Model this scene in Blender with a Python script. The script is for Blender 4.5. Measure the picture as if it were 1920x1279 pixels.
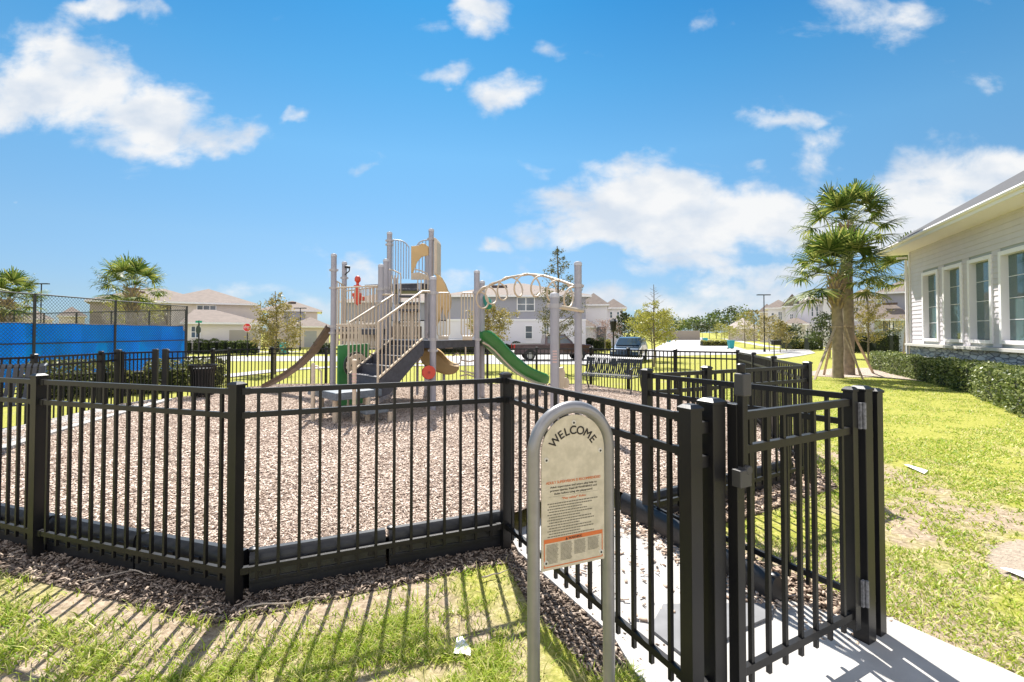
import bpy, bmesh, math, random
import numpy as np
from mathutils import Vector, Matrix
R=math.radians; PI=math.pi
random.seed(7); rng=np.random.default_rng(11)
S=bpy.context.scene
for o in list(bpy.data.objects): bpy.data.objects.remove(o)
# ---------------------------------------------------------------- camera
FPX=875.0; HOR=623.5; CAMZ=1.66; PITCH=R(1.2)
cam=bpy.data.cameras.new("camera"); camo=bpy.data.objects.new("camera",cam); S.collection.objects.link(camo)
camo.location=(0,0,CAMZ); camo.rotation_euler=(R(90)+PITCH,0,0)
cam.sensor_width=36; cam.lens=FPX/1920*36
cyp=HOR-FPX*math.tan(PITCH)
cam.shift_y=-(639.5-cyp)/1920
cam.clip_end=3000; cam.clip_start=.05
S.camera=camo
# ---------------------------------------------------------------- sun + sky
SAZ=R(-9.7); SEL=R(52.5)      # azimuth from +Y (negative = to the left)
sun=bpy.data.lights.new("sun",'SUN'); sun.energy=4.1; sun.angle=R(.53); sun.color=(1,.955,.89)
suno=bpy.data.objects.new("sun",sun); S.collection.objects.link(suno)
sd=Vector((math.sin(SAZ)*math.cos(SEL),math.cos(SAZ)*math.cos(SEL),math.sin(SEL)))
suno.rotation_euler=sd.to_track_quat('Z','Y').to_euler(); suno.location=(0,0,20)
S.view_settings.view_transform='Standard'; S.view_settings.look='None'; S.view_settings.gamma=1
S.view_settings.exposure=1.45
W=bpy.data.worlds.new("World"); S.world=W; W.use_nodes=True
def build_world():
    nt=W.node_tree; n=nt.nodes; l=nt.links; n.clear()
    def N(t,**k):
        x=n.new(t)
        for a,b in k.items(): setattr(x,a,b)
        return x
    def M(op,a,b=None,c=None,clamp=False):
        x=N('ShaderNodeMath',operation=op,use_clamp=clamp)
        for i,q in enumerate((a,b,c)):
            if q is None: continue
            if isinstance(q,(int,float)): x.inputs[i].default_value=q
            else: l.new(q,x.inputs[i])
        return x.outputs[0]
    out=N('ShaderNodeOutputWorld'); bg=N('ShaderNodeBackground'); bg.inputs[1].default_value=.05
    l.new(bg.outputs[0],out.inputs[0])
    sky=N('ShaderNodeTexSky',sky_type='NISHITA'); sky.sun_disc=False; sky.sun_elevation=SEL; sky.sun_rotation=SAZ
    sky.air_density=1.0; sky.dust_density=.25; sky.ozone_density=2.2
    tc=N('ShaderNodeTexCoord'); sp=N('ShaderNodeSeparateXYZ'); l.new(tc.outputs['Generated'],sp.inputs[0])
    x,y,z=sp.outputs
    yy=M('MAXIMUM',y,.02)
    a=M('DIVIDE',x,yy); b=M('DIVIDE',z,yy)
    cb=N('ShaderNodeCombineXYZ'); l.new(a,cb.inputs[0]); l.new(b,cb.inputs[1])
    # (u,v,ru,rv,weight) cloud masses given as directions
    CL=[(90,150,195,100,1.35),(270,205,160,76,1.3),(400,240,125,54,1.05),(240,262,130,34,.8),(30,60,120,40,.35),
        (200,16,90,30,.9),(547,228,30,26,.85),(850,120,75,26,.7),(935,170,85,38,1),(905,35,70,60,.95),(1010,90,60,34,.6),(1335,30,40,26,.5),(660,130,60,30,.3),(785,28,60,28,.4),(1025,90,48,30,.4),
        (1210,372,200,72,1.3),(1110,432,160,50,1.2),(1330,425,270,78,1.35),(1480,400,130,80,1.2),(1250,495,280,30,.75),(1490,225,125,20,.6),(1540,285,95,42,.6),
        (1850,330,210,80,1.3),(1720,410,230,80,1.3),(1640,370,80,40,.8),(1650,15,150,60,1),(1100,385,130,62,1.1),(1560,430,170,66,1.2),(930,465,50,28,.75),(1850,160,80,18,.3),
        (1300,560,320,44,1.0),(1450,525,200,30,.9),(520,548,190,34,.65),(680,515,90,34,.75),(880,535,140,26,.6),(1180,298,170,26,.6),(1010,310,60,18,.5),(1350,320,120,30,.7),(1000,450,60,26,.6),(28,375,18,10,.6),(680,300,30,14,.35)]
    tot=None
    nw=N('ShaderNodeTexNoise'); nw.inputs['Scale'].default_value=7; nw.inputs['Detail'].default_value=5
    l.new(cb.outputs[0],nw.inputs['Vector'])
    wv=N('ShaderNodeVectorMath',operation='MULTIPLY_ADD'); l.new(nw.outputs['Color'],wv.inputs[0]); wv.inputs[1].default_value=(.2,.16,0)
    wv.inputs[2].default_value=(-.1,-.08,0)
    wa=N('ShaderNodeVectorMath',operation='ADD'); l.new(cb.outputs[0],wa.inputs[0]); l.new(wv.outputs[0],wa.inputs[1])
    for u,v,ru,rv,w in CL:
        mp=N('ShaderNodeMapping'); mp.vector_type='TEXTURE'
        mp.inputs['Location'].default_value=((u-960)/FPX,(HOR-v)/FPX,0); mp.inputs['Scale'].default_value=(ru/FPX,rv/FPX,1)
        l.new(wa.outputs[0],mp.inputs[0])
        ln=N('ShaderNodeVectorMath',operation='LENGTH'); l.new(mp.outputs[0],ln.inputs[0])
        mr=N('ShaderNodeMapRange',interpolation_type='SMOOTHSTEP'); l.new(ln.outputs['Value'],mr.inputs[0])
        mr.inputs[1].default_value=.15; mr.inputs[2].default_value=1.5; mr.inputs[3].default_value=w; mr.inputs[4].default_value=0
        tot=mr.outputs[0] if tot is None else M('MAXIMUM',tot,mr.outputs[0])
    sc=N('ShaderNodeVectorMath',operation='MULTIPLY'); l.new(cb.outputs[0],sc.inputs[0]); sc.inputs[1].default_value=(1,1.7,1)
    n1=N('ShaderNodeTexNoise'); n1.inputs['Scale'].default_value=5.5; n1.inputs['Detail'].default_value=8; n1.inputs['Roughness'].default_value=.58; n1.inputs['Distortion'].default_value=.25
    l.new(sc.outputs[0],n1.inputs['Vector'])
    dens=M('ADD',M('MULTIPLY',tot,.80),M('MULTIPLY',n1.outputs[0],1.9))
    al=N('ShaderNodeMapRange',interpolation_type='SMOOTHSTEP'); l.new(dens,al.inputs[0]); al.inputs[1].default_value=1.20; al.inputs[2].default_value=1.85
    behind=N('ShaderNodeMapRange'); l.new(y,behind.inputs[0]); behind.inputs[1].default_value=.05; behind.inputs[2].default_value=.2
    alpha=M('MULTIPLY',al.outputs[0],behind.outputs[0])
    # unseen bright clouds added behind the viewer as soft fill light
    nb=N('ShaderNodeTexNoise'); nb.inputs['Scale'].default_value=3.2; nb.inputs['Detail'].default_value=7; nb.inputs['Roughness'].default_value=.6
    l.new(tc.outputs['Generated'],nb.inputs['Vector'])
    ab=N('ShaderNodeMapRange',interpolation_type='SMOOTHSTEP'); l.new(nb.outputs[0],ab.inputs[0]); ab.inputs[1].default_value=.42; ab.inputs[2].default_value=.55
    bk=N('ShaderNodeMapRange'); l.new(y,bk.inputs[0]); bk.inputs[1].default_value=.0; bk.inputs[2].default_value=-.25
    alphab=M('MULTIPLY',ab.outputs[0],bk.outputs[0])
    # cloud colour: thick part white, thin base slightly grey-blue
    n2=N('ShaderNodeTexNoise'); n2.inputs['Scale'].default_value=7; n2.inputs['Detail'].default_value=5
    sh=N('ShaderNodeVectorMath',operation='ADD'); l.new(sc.outputs[0],sh.inputs[0]); sh.inputs[1].default_value=(.0,.035,3)
    l.new(sh.outputs[0],n2.inputs['Vector'])
    cm=N('ShaderNodeMix',data_type='RGBA'); cr=N('ShaderNodeMapRange'); l.new(n2.outputs[0],cr.inputs[0]); cr.inputs[1].default_value=.36; cr.inputs[2].default_value=.6
    l.new(cr.outputs[0],cm.inputs[0]); cm.inputs[6].default_value=(4.9,5.5,6.3,1); cm.inputs[7].default_value=(6.8,6.9,7.0,1)
    tint=N('ShaderNodeMix',data_type='RGBA',blend_type='MULTIPLY'); tint.inputs[0].default_value=1; l.new(sky.outputs[0],tint.inputs[6]); tr=N('ShaderNodeValToRGB'); l.new(z,tr.inputs[0]); l.new(tr.outputs[0],tint.inputs[7])
    el=tr.color_ramp.elements; el[0].position=0; el[0].color=(.38,.57,.9,1); el[1].position=1; el[1].color=(.16,.62,.88,1)
    for p_,c_ in((.07,(.48,.60,.78)),(.18,(.58,.76,.84)),(.35,(.53,.92,.99)),(.47,(.33,.85,1.0)),(.58,(.17,.72,.98))):
        q_=el.new(p_); q_.color=(*c_,1)
    mx=N('ShaderNodeMix',data_type='RGBA'); l.new(alpha,mx.inputs[0]); l.new(tint.outputs[2],mx.inputs[6]); l.new(cm.outputs[2],mx.inputs[7])
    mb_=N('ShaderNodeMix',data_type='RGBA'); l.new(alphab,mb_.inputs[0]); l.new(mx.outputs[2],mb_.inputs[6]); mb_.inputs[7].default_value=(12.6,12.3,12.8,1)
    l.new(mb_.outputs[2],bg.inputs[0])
build_world()
# ---------------------------------------------------------------- terrain helper
def clamp(t,a=0.,b=1.): return max(a,min(b,t))
def T(x,y): return -.30*clamp((y-4)/24)
def GZ(x,y): return T(x,y)-.05            # soil level
def G(u,v,dz=0.):                          # ground point seen from the photo's viewpoint
    D=10.
    for _ in range(60): D=(CAMZ-(GZ(0,D)+dz))*FPX/(v-HOR)
    return ((u-960)/FPX*D,D)
def at(u,D): return ((u-960)/FPX*D,D)
def zat(v,D): return CAMZ-(v-HOR)*D/FPX
# ---------------------------------------------------------------- materials
MATS={}
def mat(name,col,rough=.6,var=0.,vs=8.,metal=0.,bump=0.,bs=40.,island=0.,col2=None,trans=0.,coat=0.,spec=.5):
    if name in MATS: return MATS[name]
    m=bpy.data.materials.new(name); m.use_nodes=True; nt=m.node_tree; n=nt.nodes; l=nt.links
    b=n['Principled BSDF']; b.inputs['Roughness'].default_value=rough; b.inputs['Metallic'].default_value=metal
    b.inputs['Specular IOR Level'].default_value=spec
    if coat: b.inputs['Coat Weight'].default_value=coat
    c=(*col,1); b.inputs['Base Color'].default_value=c
    tc=n.new('ShaderNodeTexCoord')
    if var or island or col2:
        cur=None
        mix=n.new('ShaderNodeMix'); mix.data_type='RGBA'; mix.inputs[6].default_value=c
        c2=col2 if col2 else tuple(min(1,x*(1-var)) for x in col)
        mix.inputs[7].default_value=(*c2,1)
        if island:
            g=n.new('ShaderNodeNewGeometry'); src=g.outputs['Random Per Island']
        else:
            no=n.new('ShaderNodeTexNoise'); no.inputs['Scale'].default_value=vs; no.inputs['Detail'].default_value=6
            l.new(tc.outputs['Object'],no.inputs['Vector'])
            mr=n.new('ShaderNodeMapRange'); mr.inputs[1].default_value=.35; mr.inputs[2].default_value=.65; l.new(no.outputs[0],mr.inputs[0]); src=mr.outputs[0]
        l.new(src,mix.inputs[0]); l.new(mix.outputs[2],b.inputs['Base Color']); cur=mix
    if bump:
        no=n.new('ShaderNodeTexNoise'); no.inputs['Scale'].default_value=bs; no.inputs['Detail'].default_value=4
        l.new(tc.outputs['Object'],no.inputs['Vector']); bp=n.new('ShaderNodeBump'); bp.inputs['Strength'].default_value=bump; bp.inputs['Distance'].default_value=.02
        l.new(no.outputs[0],bp.inputs['Height']); l.new(bp.outputs[0],b.inputs['Normal'])
    if trans:
        tr=n.new('ShaderNodeBsdfTranslucent'); ms=n.new('ShaderNodeMixShader'); ms.inputs[0].default_value=trans
        if b.inputs['Base Color'].links: l.new(b.inputs['Base Color'].links[0].from_socket,tr.inputs[0])
        else: tr.inputs[0].default_value=c
        l.new(b.outputs[0],ms.inputs[1]); l.new(tr.outputs[0],ms.inputs[2]); l.new(ms.outputs[0],n['Material Output'].inputs[0])
    MATS[name]=m; return m
black=mat('black_powder_coat',(.0075,.0075,.009),.40,spec=.36,col2=(.013,.012,.0115),vs=2.5,bump=.04,bs=300)
blackp=mat('black_plastic',(.016,.017,.02),.38,var=.3,vs=12,bump=.05,bs=30)
galv=mat('galvanised_steel',(.30,.29,.285),.34,metal=.45,var=.12,vs=20)
postm=mat('grey_post_paint',(.36,.345,.37),.5,var=.1,vs=6)
tanm=mat('tan_coat',(.56,.46,.34),.5,var=.08,vs=8)
tanp=mat('tan_plastic',(.62,.42,.19),.5,var=.12,vs=5,trans=.1)
greenp=mat('green_plastic',(.03,.17,.035),.32,var=.15,vs=4)
darkd=mat('dark_deck',(.068,.07,.085),.6,var=.3,vs=14)
brownp=mat('brown_plastic',(.13,.085,.055),.55,var=.4,vs=9,bump=.3,bs=18)
redp=mat('red_plastic',(.62,.07,.035),.4,var=.1)
white=mat('white_trim',(.82,.79,.81),.5)
chrome=mat('steel_fitting',(.5,.5,.5),.3,metal=.9)
glassm=mat('window_glass',(.07,.11,.12),.08,spec=.9,var=.5,vs=.4)
rubber=mat('rubber',(.02,.02,.02),.8)
concrete=mat('concrete',(.44,.425,.40),.85,col2=(.33,.315,.295),vs=2.6,bump=.12,bs=120)
roadm=mat('road_asphalt',(.40,.385,.37),.9,col2=(.33,.32,.31),vs=1.5)
blue=mat('blue_windscreen',(.005,.42,.95),.7,col2=(.008,.46,.97),vs=1.2,trans=.6)
wood=mat('weathered_wood',(.50,.38,.27),.8,var=.35,vs=10)
# ---------------------------------------------------------------- mesh builder
class MB:
    def __init__(s): s.v=[];s.f=[];s.m=[];s.mi=0
    def add(s,vs,fs):
        k=len(s.v); s.v+= [tuple(p) for p in vs]; s.f+=[tuple(i+k for i in f) for f in fs]; s.m+=[s.mi]*len(fs); return s
    def box(s,c,d,rz=0.,ax=None):
        x,y,z=d[0]/2,d[1]/2,d[2]/2; ca,sa=math.cos(rz),math.sin(rz)
        vs=[(c[0]+a*x*ca-b*y*sa,c[1]+a*x*sa+b*y*ca,c[2]+e*z) for a in(-1,1) for b in(-1,1) for e in(-1,1)]
        return s.add(vs,[(0,1,3,2),(4,6,7,5),(0,4,5,1),(2,3,7,6),(0,2,6,4),(1,5,7,3)])
    def bar(s,p,q,w,h):
        p=Vector(p);q=Vector(q);d=(q-p).normalized()
        side=d.cross(Vector((0,0,1)))
        if side.length<1e-3: side=Vector((1,0,0))
        side.normalize(); up=side.cross(d)
        vs=[]
        for c in(p,q):
            for a,b in((-1,-1),(1,-1),(1,1),(-1,1)): vs.append(c+side*a*w/2+up*b*h/2)
        return s.add(vs,[(0,3,2,1),(4,5,6,7),(0,1,5,4),(1,2,6,5),(2,3,7,6),(3,0,4,7)])
    def tube(s,pts,r,seg=8,cap=True):
        pts=[Vector(p) for p in pts]; n=len(pts)
        rs=r if isinstance(r,(list,tuple)) else [r]*n
        vs=[];prev=None
        for i,p in enumerate(pts):
            d=(pts[min(i+1,n-1)]-pts[max(i-1,0)])
            if d.length<1e-9: d=Vector((0,0,1))
            d.normalize()
            if prev is None:
                a=d.cross(Vector((0,0,1))); 
                if a.length<1e-3: a=Vector((1,0,0))
            else: a=prev-d*prev.dot(d)
            a.normalize(); prev=a; b=d.cross(a)
            for k in range(seg):
                t=2*PI*k/seg; vs.append(p+(a*math.cos(t)+b*math.sin(t))*rs[i])
        fs=[(i*seg+k,i*seg+(k+1)%seg,(i+1)*seg+(k+1)%seg,(i+1)*seg+k) for i in range(n-1) for k in range(seg)]
        if cap: fs+= [tuple(range(seg))[::-1],tuple((n-1)*seg+k for k in range(seg))]
        return s.add(vs,fs)
    def lathe(s,c,prof,seg=16):
        n=len(prof); vs=[(c[0]+r*math.cos(2*PI*k/seg),c[1]+r*math.sin(2*PI*k/seg),c[2]+z) for r,z in prof for k in range(seg)]
        fs=[(i*seg+k,i*seg+(k+1)%seg,(i+1)*seg+(k+1)%seg,(i+1)*seg+k) for i in range(n-1) for k in range(seg)]
        fs+=[tuple(range(seg))[::-1],tuple((n-1)*seg+k for k in range(seg))]
        return s.add(vs,fs)
    def prism(s,poly,z0,z1):
        n=len(poly); vs=[(x,y,z0) for x,y in poly]+[(x,y,z1) for x,y in poly]
        return s.add(vs,[tuple(range(n))[::-1],tuple(range(n,2*n))]+[(i,(i+1)%n,n+(i+1)%n,n+i) for i in range(n)])
    def slab(s,poly,n):                     # polygon of 3D points extruded by vector n
        k=len(poly); n=Vector(n); vs=[Vector(p) for p in poly]+[Vector(p)+n for p in poly]
        return s.add(vs,[tuple(range(k))[::-1],tuple(range(k,2*k))]+[(i,(i+1)%k,k+(i+1)%k,k+i) for i in range(k)])
def link(o): S.collection.objects.link(o); return o
def thing(name,label,cat,loc=(0,0,0),rz=0.,group=None):
    o=link(bpy.data.objects.new(name,None)); o.empty_display_size=.2; o.location=loc; o.rotation_euler=(0,0,rz)
    o['label']=label; o['category']=cat
    if group: o['group']=group
    return o
def mesh(name,mb,mats,smooth=False,off=None):
    me=bpy.data.meshes.new(name); v=mb.v
    if off is not None: v=[(a-off[0],b-off[1],c-off[2]) for a,b,c in v]
    me.from_pydata(v,[],mb.f)
    if not isinstance(mats,(list,tuple)): mats=[mats]
    for m in mats: me.materials.append(m)
    if len(mats)>1: me.polygons.foreach_set('material_index',mb.m)
    bm=bmesh.new(); bm.from_mesh(me); bmesh.ops.recalc_face_normals(bm,faces=bm.faces)
    if smooth:
        for f in bm.faces: f.smooth=True
        for e in bm.edges:
            if len(e.link_faces)==2 and e.calc_face_angle(0)>R(38): e.smooth=False
    bm.to_mesh(me); bm.free()
    me.update(); return me
def obj(name,mb,mats,parent=None,smooth=False,world=False,bev=0.,label=None):
    """link mb as ONE object; world=True: coordinates are world ones under an unrotated root"""
    off=None
    if world and parent is not None:
        r=parent
        while r.parent: r=r.parent
        off=r.location
    o=link(bpy.data.objects.new(name,mesh(name,mb,mats,smooth,off)))
    if parent is not None: o.parent=parent
    if bev:
        b=o.modifiers.new('b','BEVEL'); b.width=bev; b.segments=2; b.limit_method='ANGLE'; b.angle_limit=R(40)
    if label: o['label']=label
    return o
def single(name,mb,mats,label,cat,group=None,loc=(0,0,0),**k):
    o=link(bpy.data.objects.new(name,mesh(name,mb,mats,k.get('smooth',False),loc))); o.location=loc
    if k.get('bev'):
        b=o.modifiers.new('b','BEVEL'); b.width=k['bev']; b.segments=2; b.limit_method='ANGLE'; b.angle_limit=R(40)
    o['label']=label; o['category']=cat
    if group: o['group']=group
    return o
def struct(name,mb,mats,kind='structure'):
    o=link(bpy.data.objects.new(name,mesh(name,mb,mats))); o['kind']=kind; return o
def inst(name,me,parent,loc=(0,0,0),rz=0.):
    o=link(bpy.data.objects.new(name,me)); o.parent=parent; o.location=loc; o.rotation_euler=(0,0,rz); return o
def npmesh(name,V,F,m,parent=None):
    """V (n,3), F (k,c) constant corner count"""
    me=bpy.data.meshes.new(name); c=F.shape[1]
    me.vertices.add(len(V)); me.vertices.foreach_set('co',V.astype(np.float32).ravel())
    me.loops.add(F.size); me.loops.foreach_set('vertex_index',F.astype(np.int32).ravel())
    me.polygons.add(len(F)); me.polygons.foreach_set('loop_start',np.arange(0,F.size,c,dtype=np.int32))
    me.update(calc_edges=True)
    for q in (m if isinstance(m,(list,tuple)) else [m]): me.materials.append(q)
    o=link(bpy.data.objects.new(name,me))
    if parent is not None: o.parent=parent
    return o
def vnoise(x,y,s,seed=0):
    x=np.asarray(x,float); y=np.asarray(y,float)
    if seed<90: x,y=x+s*.9*(vnoise(x,y,s*.45,seed+91)-.5)+.37*y,y+s*.9*(vnoise(x+9,y,s*.45,seed+93)-.5)-.31*x
    g=np.random.default_rng(seed).random((256,256)); x=np.asarray(x)/s+1000.5; y=np.asarray(y)/s+1000.5
    xi=np.floor(x).astype(int);yi=np.floor(y).astype(int);fx=x-xi;fy=y-yi;fx=fx*fx*(3-2*fx);fy=fy*fy*(3-2*fy)
    q=lambda a,b:g[a%256,b%256]
    return (q(xi,yi)*(1-fx)+q(xi+1,yi)*fx)*(1-fy)+(q(xi,yi+1)*(1-fx)+q(xi+1,yi+1)*fx)*fy
def inpoly(X,Y,poly):
    X=np.asarray(X);Y=np.asarray(Y);r=np.zeros(X.shape,bool);n=len(poly)
    for i in range(n):
        x1,y1=poly[i];x2,y2=poly[(i+1)%n]
        c=((y1>Y)!=(y2>Y))&(X<(x2-x1)*(Y-y1)/((y2-y1) or 1e-9)+x1); r^=c
    return r
# ---------------------------------------------------------------- key plan points (metres)
Pm2=(-7.35,4.75);Pm1=(-5.45,4.2);P0=(-3.62,3.58);P1=(-1.755,2.985);P2=(-.05,3.706);P3=(.781,2.053)
PL=(.90,2.11);PH=(1.934,2.595);PE=(2.047,2.655);P5=(1.19,4.12);P6=(1.87,4.49);P7=(3.40,5.38)
P8=(3.95,7.05);P8b=(4.58,8.85);P9=(5.17,10.7);P10=(4.09,11.7);P10b=(3.26,13.1);P11=(2.43,14.4)
PF=[at(u,14.5) for u in(1006,914,813,712,612,511)]
P432=(-8.0,13.2);P398=(-7.75,12.1);P315=(-8.2,11.1)
P65=(-8.18,8.0);P190=(-8.62,9.8);P217=(-8.75,10.4);P290=(-8.5,11.0)
Pl1=(-7.9,6.3)
# ================================================================ GROUND
def ground():
    ys=[-12,-4,0,4]+[4+3*i for i in range(1,9)]+[34,45,60,90,140,220,400,900,2500]
    xs=[-2500,-900,-300,-120,-60,-30,-15,-6,0,6,15,30,60,120,300,900,2500]
    V=[(x,y,GZ(x,y)) for y in ys for x in xs]; n=len(xs)
    F=[(j*n+i,j*n+i+1,(j+1)*n+i+1,(j+1)*n+i) for j in range(len(ys)-1) for i in range(n-1)]
    m=bpy.data.materials.new('lawn_soil'); m.use_nodes=True; nt=m.node_tree; nn=nt.nodes; l=nt.links; b=nn['Principled BSDF']; b.inputs['Roughness'].default_value=.95
    b.inputs['Specular IOR Level'].default_value=.1
    tc=nn.new('ShaderNodeTexCoord')
    def noise(s,d=6,r=.6):
        q=nn.new('ShaderNodeTexNoise'); q.inputs['Scale'].default_value=s; q.inputs['Detail'].default_value=d; q.inputs['Roughness'].default_value=r; l.new(tc.outputs['Object'],q.inputs['Vector']); return q
    def ramp(src,a,c,pts):
        q=nn.new('ShaderNodeValToRGB'); e=q.color_ramp.elements; e[0].position=pts[0][0]; e[0].color=(*pts[0][1],1); e[1].position=pts[-1][0]; e[1].color=(*pts[-1][1],1)
        for p,cc in pts[1:-1]: x=e.new(p); x.color=(*cc,1)
        l.new(src,q.inputs[0]); return q
    big=noise(.55,5,.65); fine=noise(26,5,.75)
    g=ramp(fine.outputs[0],0,1,[(.3,(.15,.18,.025)),(.5,(.285,.285,.055)),(.68,(.44,.39,.135))])
    d=ramp(fine.outputs[0],0,1,[(.3,(.15,.11,.07)),(.5,(.32,.25,.175)),(.7,(.50,.415,.31))])
    # near ground is patchy, the far lawn even
    sp=nn.new('ShaderNodeSeparateXYZ'); l.new(tc.outputs['Object'],sp.inputs[0])
    fade=nn.new('ShaderNodeMapRange'); l.new(sp.outputs[1],fade.inputs[0]); fade.inputs[1].default_value=3.5; fade.inputs[2].default_value=9; fade.inputs[3].default_value=0; fade.inputs[4].default_value=.20
    ad=nn.new('ShaderNodeMath'); ad.operation='ADD'; l.new(big.outputs[0],ad.inputs[0]); l.new(fade.outputs[0],ad.inputs[1])
    mr=nn.new('ShaderNodeMapRange'); mr.inputs[1].default_value=.47; mr.inputs[2].default_value=.60; l.new(ad.outputs[0],mr.inputs[0])
    mx=nn.new('ShaderNodeMix'); mx.data_type='RGBA'; l.new(mr.outputs[0],mx.inputs[0]); l.new(d.outputs[0],mx.inputs[6]); l.new(g.outputs[0],mx.inputs[7]); l.new(mx.outputs[2],b.inputs['Base Color'])
    bp=nn.new('ShaderNodeBump'); bp.inputs['Strength'].default_value=.6; bp.inputs['Distance'].default_value=.03; l.new(fine.outputs[0],bp.inputs['Height']); l.new(bp.outputs[0],b.inputs['Normal'])
    struct('ground',MB().add(V,F),m)
ground()
def mulch_mat(name,cols,scale=38):
    m=bpy.data.materials.new(name); m.use_nodes=True; nt=m.node_tree; nn=nt.nodes; l=nt.links; b=nn['Principled BSDF']; b.inputs['Roughness'].default_value=.95; b.inputs['Specular IOR Level'].default_value=.1
    tc=nn.new('ShaderNodeTexCoord')
    mp=nn.new('ShaderNodeMapping'); mp.inputs['Scale'].default_value=(1,1,.2); l.new(tc.outputs['Object'],mp.inputs[0])
    dn=nn.new('ShaderNodeTexNoise'); dn.inputs['Scale'].default_value=18; l.new(mp.outputs[0],dn.inputs['Vector'])
    av=nn.new('ShaderNodeVectorMath'); av.operation='MULTIPLY_ADD'; l.new(dn.outputs['Color'],av.inputs[0]); av.inputs[1].default_value=(.06,.06,.06); l.new(mp.outputs[0],av.inputs[2])
    vo=nn.new('ShaderNodeTexVoronoi'); vo.inputs['Scale'].default_value=scale; l.new(av.outputs[0],vo.inputs['Vector'])
    bw=nn.new('ShaderNodeSeparateColor'); l.new(vo.outputs['Color'],bw.inputs[0])
    rp=nn.new('ShaderNodeValToRGB'); e=rp.color_ramp.elements; e[0].color=(*cols[0],1); e[0].position=0; e[1].color=(*cols[2],1); x=e.new(.35); x.color=(*cols[1],1)
    l.new(bw.outputs[0],rp.inputs[0]); l.new(rp.outputs[0],b.inputs['Base Color'])
    bp=nn.new('ShaderNodeBump'); bp.inputs['Strength'].default_value=.9; bp.inputs['Distance'].default_value=.03; l.new(vo.outputs['Distance'],bp.inputs['Height']); l.new(bp.outputs[0],b.inputs['Normal'])
    return m
MCOL=[(.26,.19,.15),(.50,.40,.33),(.66,.56,.48)]
mulchm=mulch_mat('faded_wood_mulch',MCOL,52)
darkmulch=mulch_mat('shaded_dark_bark_mulch',[(.05,.038,.03),(.14,.105,.08),(.30,.24,.19)],55)  # dark bark with some fence shade put into the colour
def inset(P,Q,d):  # offset both to the left side of PQ
    dx,dy=Q[0]-P[0],Q[1]-P[1];L=math.hypot(dx,dy);return (P[0]-dy/L*d,P[1]+dx/L*d),(Q[0]-dy/L*d,Q[1]+dx/L*d)
# mulch bed inside the fence (slightly domed), its edge just inside the border
bedpoly=[Pl1,(-6.8,4.75),(-5.4,4.36),(-3.58,3.75),(-1.74,3.16),(-.12,3.86),(.1,4.05),(.62,4.72),(1.0,4.62),(1.15,4.25),(1.80,4.62),(3.28,5.55),(3.80,7.1),(4.4,8.9),(4.95,10.65),(3.95,11.6),(3.1,13.0),(2.35,14.25),
         (.8,14.35),(-7.3,14.35),(-7.85,13.2),(-7.6,12.1),(-8.0,11.1),(-8.5,9.8),(-8.05,8.0)]
def bedz(x,y): return .13+T(x,y)*.8+.035*clamp((y-4)/4)+.012*math.sin(x*1.3)*math.cos(y*1.1)+.010*math.sin(x*3.7+y*1.3)*math.sin(y*4.3-x)
def bed():
    # grid clipped to the polygon
    bm=bmesh.new(); vs=[bm.verts.new((x,y,0)) for x,y in bedpoly]; bm.faces.new(vs)
    for ax,lo,hi in((0,-9,6),(1,3,15)):
        for k in range(int((hi-lo)/.5)):
            c=lo+k*.5+.01
            no=(1,0,0) if ax==0 else (0,1,0); co=(c,0,0) if ax==0 else (0,c,0)
            bmesh.ops.bisect_plane(bm,geom=bm.verts[:]+bm.edges[:]+bm.faces[:],plane_co=co,plane_no=no)
    for v in bm.verts: v.co.z=bedz(v.co.x,v.co.y)
    me=bpy.data.meshes.new('mulch_bed'); bm.to_mesh(me); bm.free(); me.materials.append(mulchm)
    o=link(bpy.data.objects.new('mulch_bed',me)); o['kind']='structure'
bed()
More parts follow.
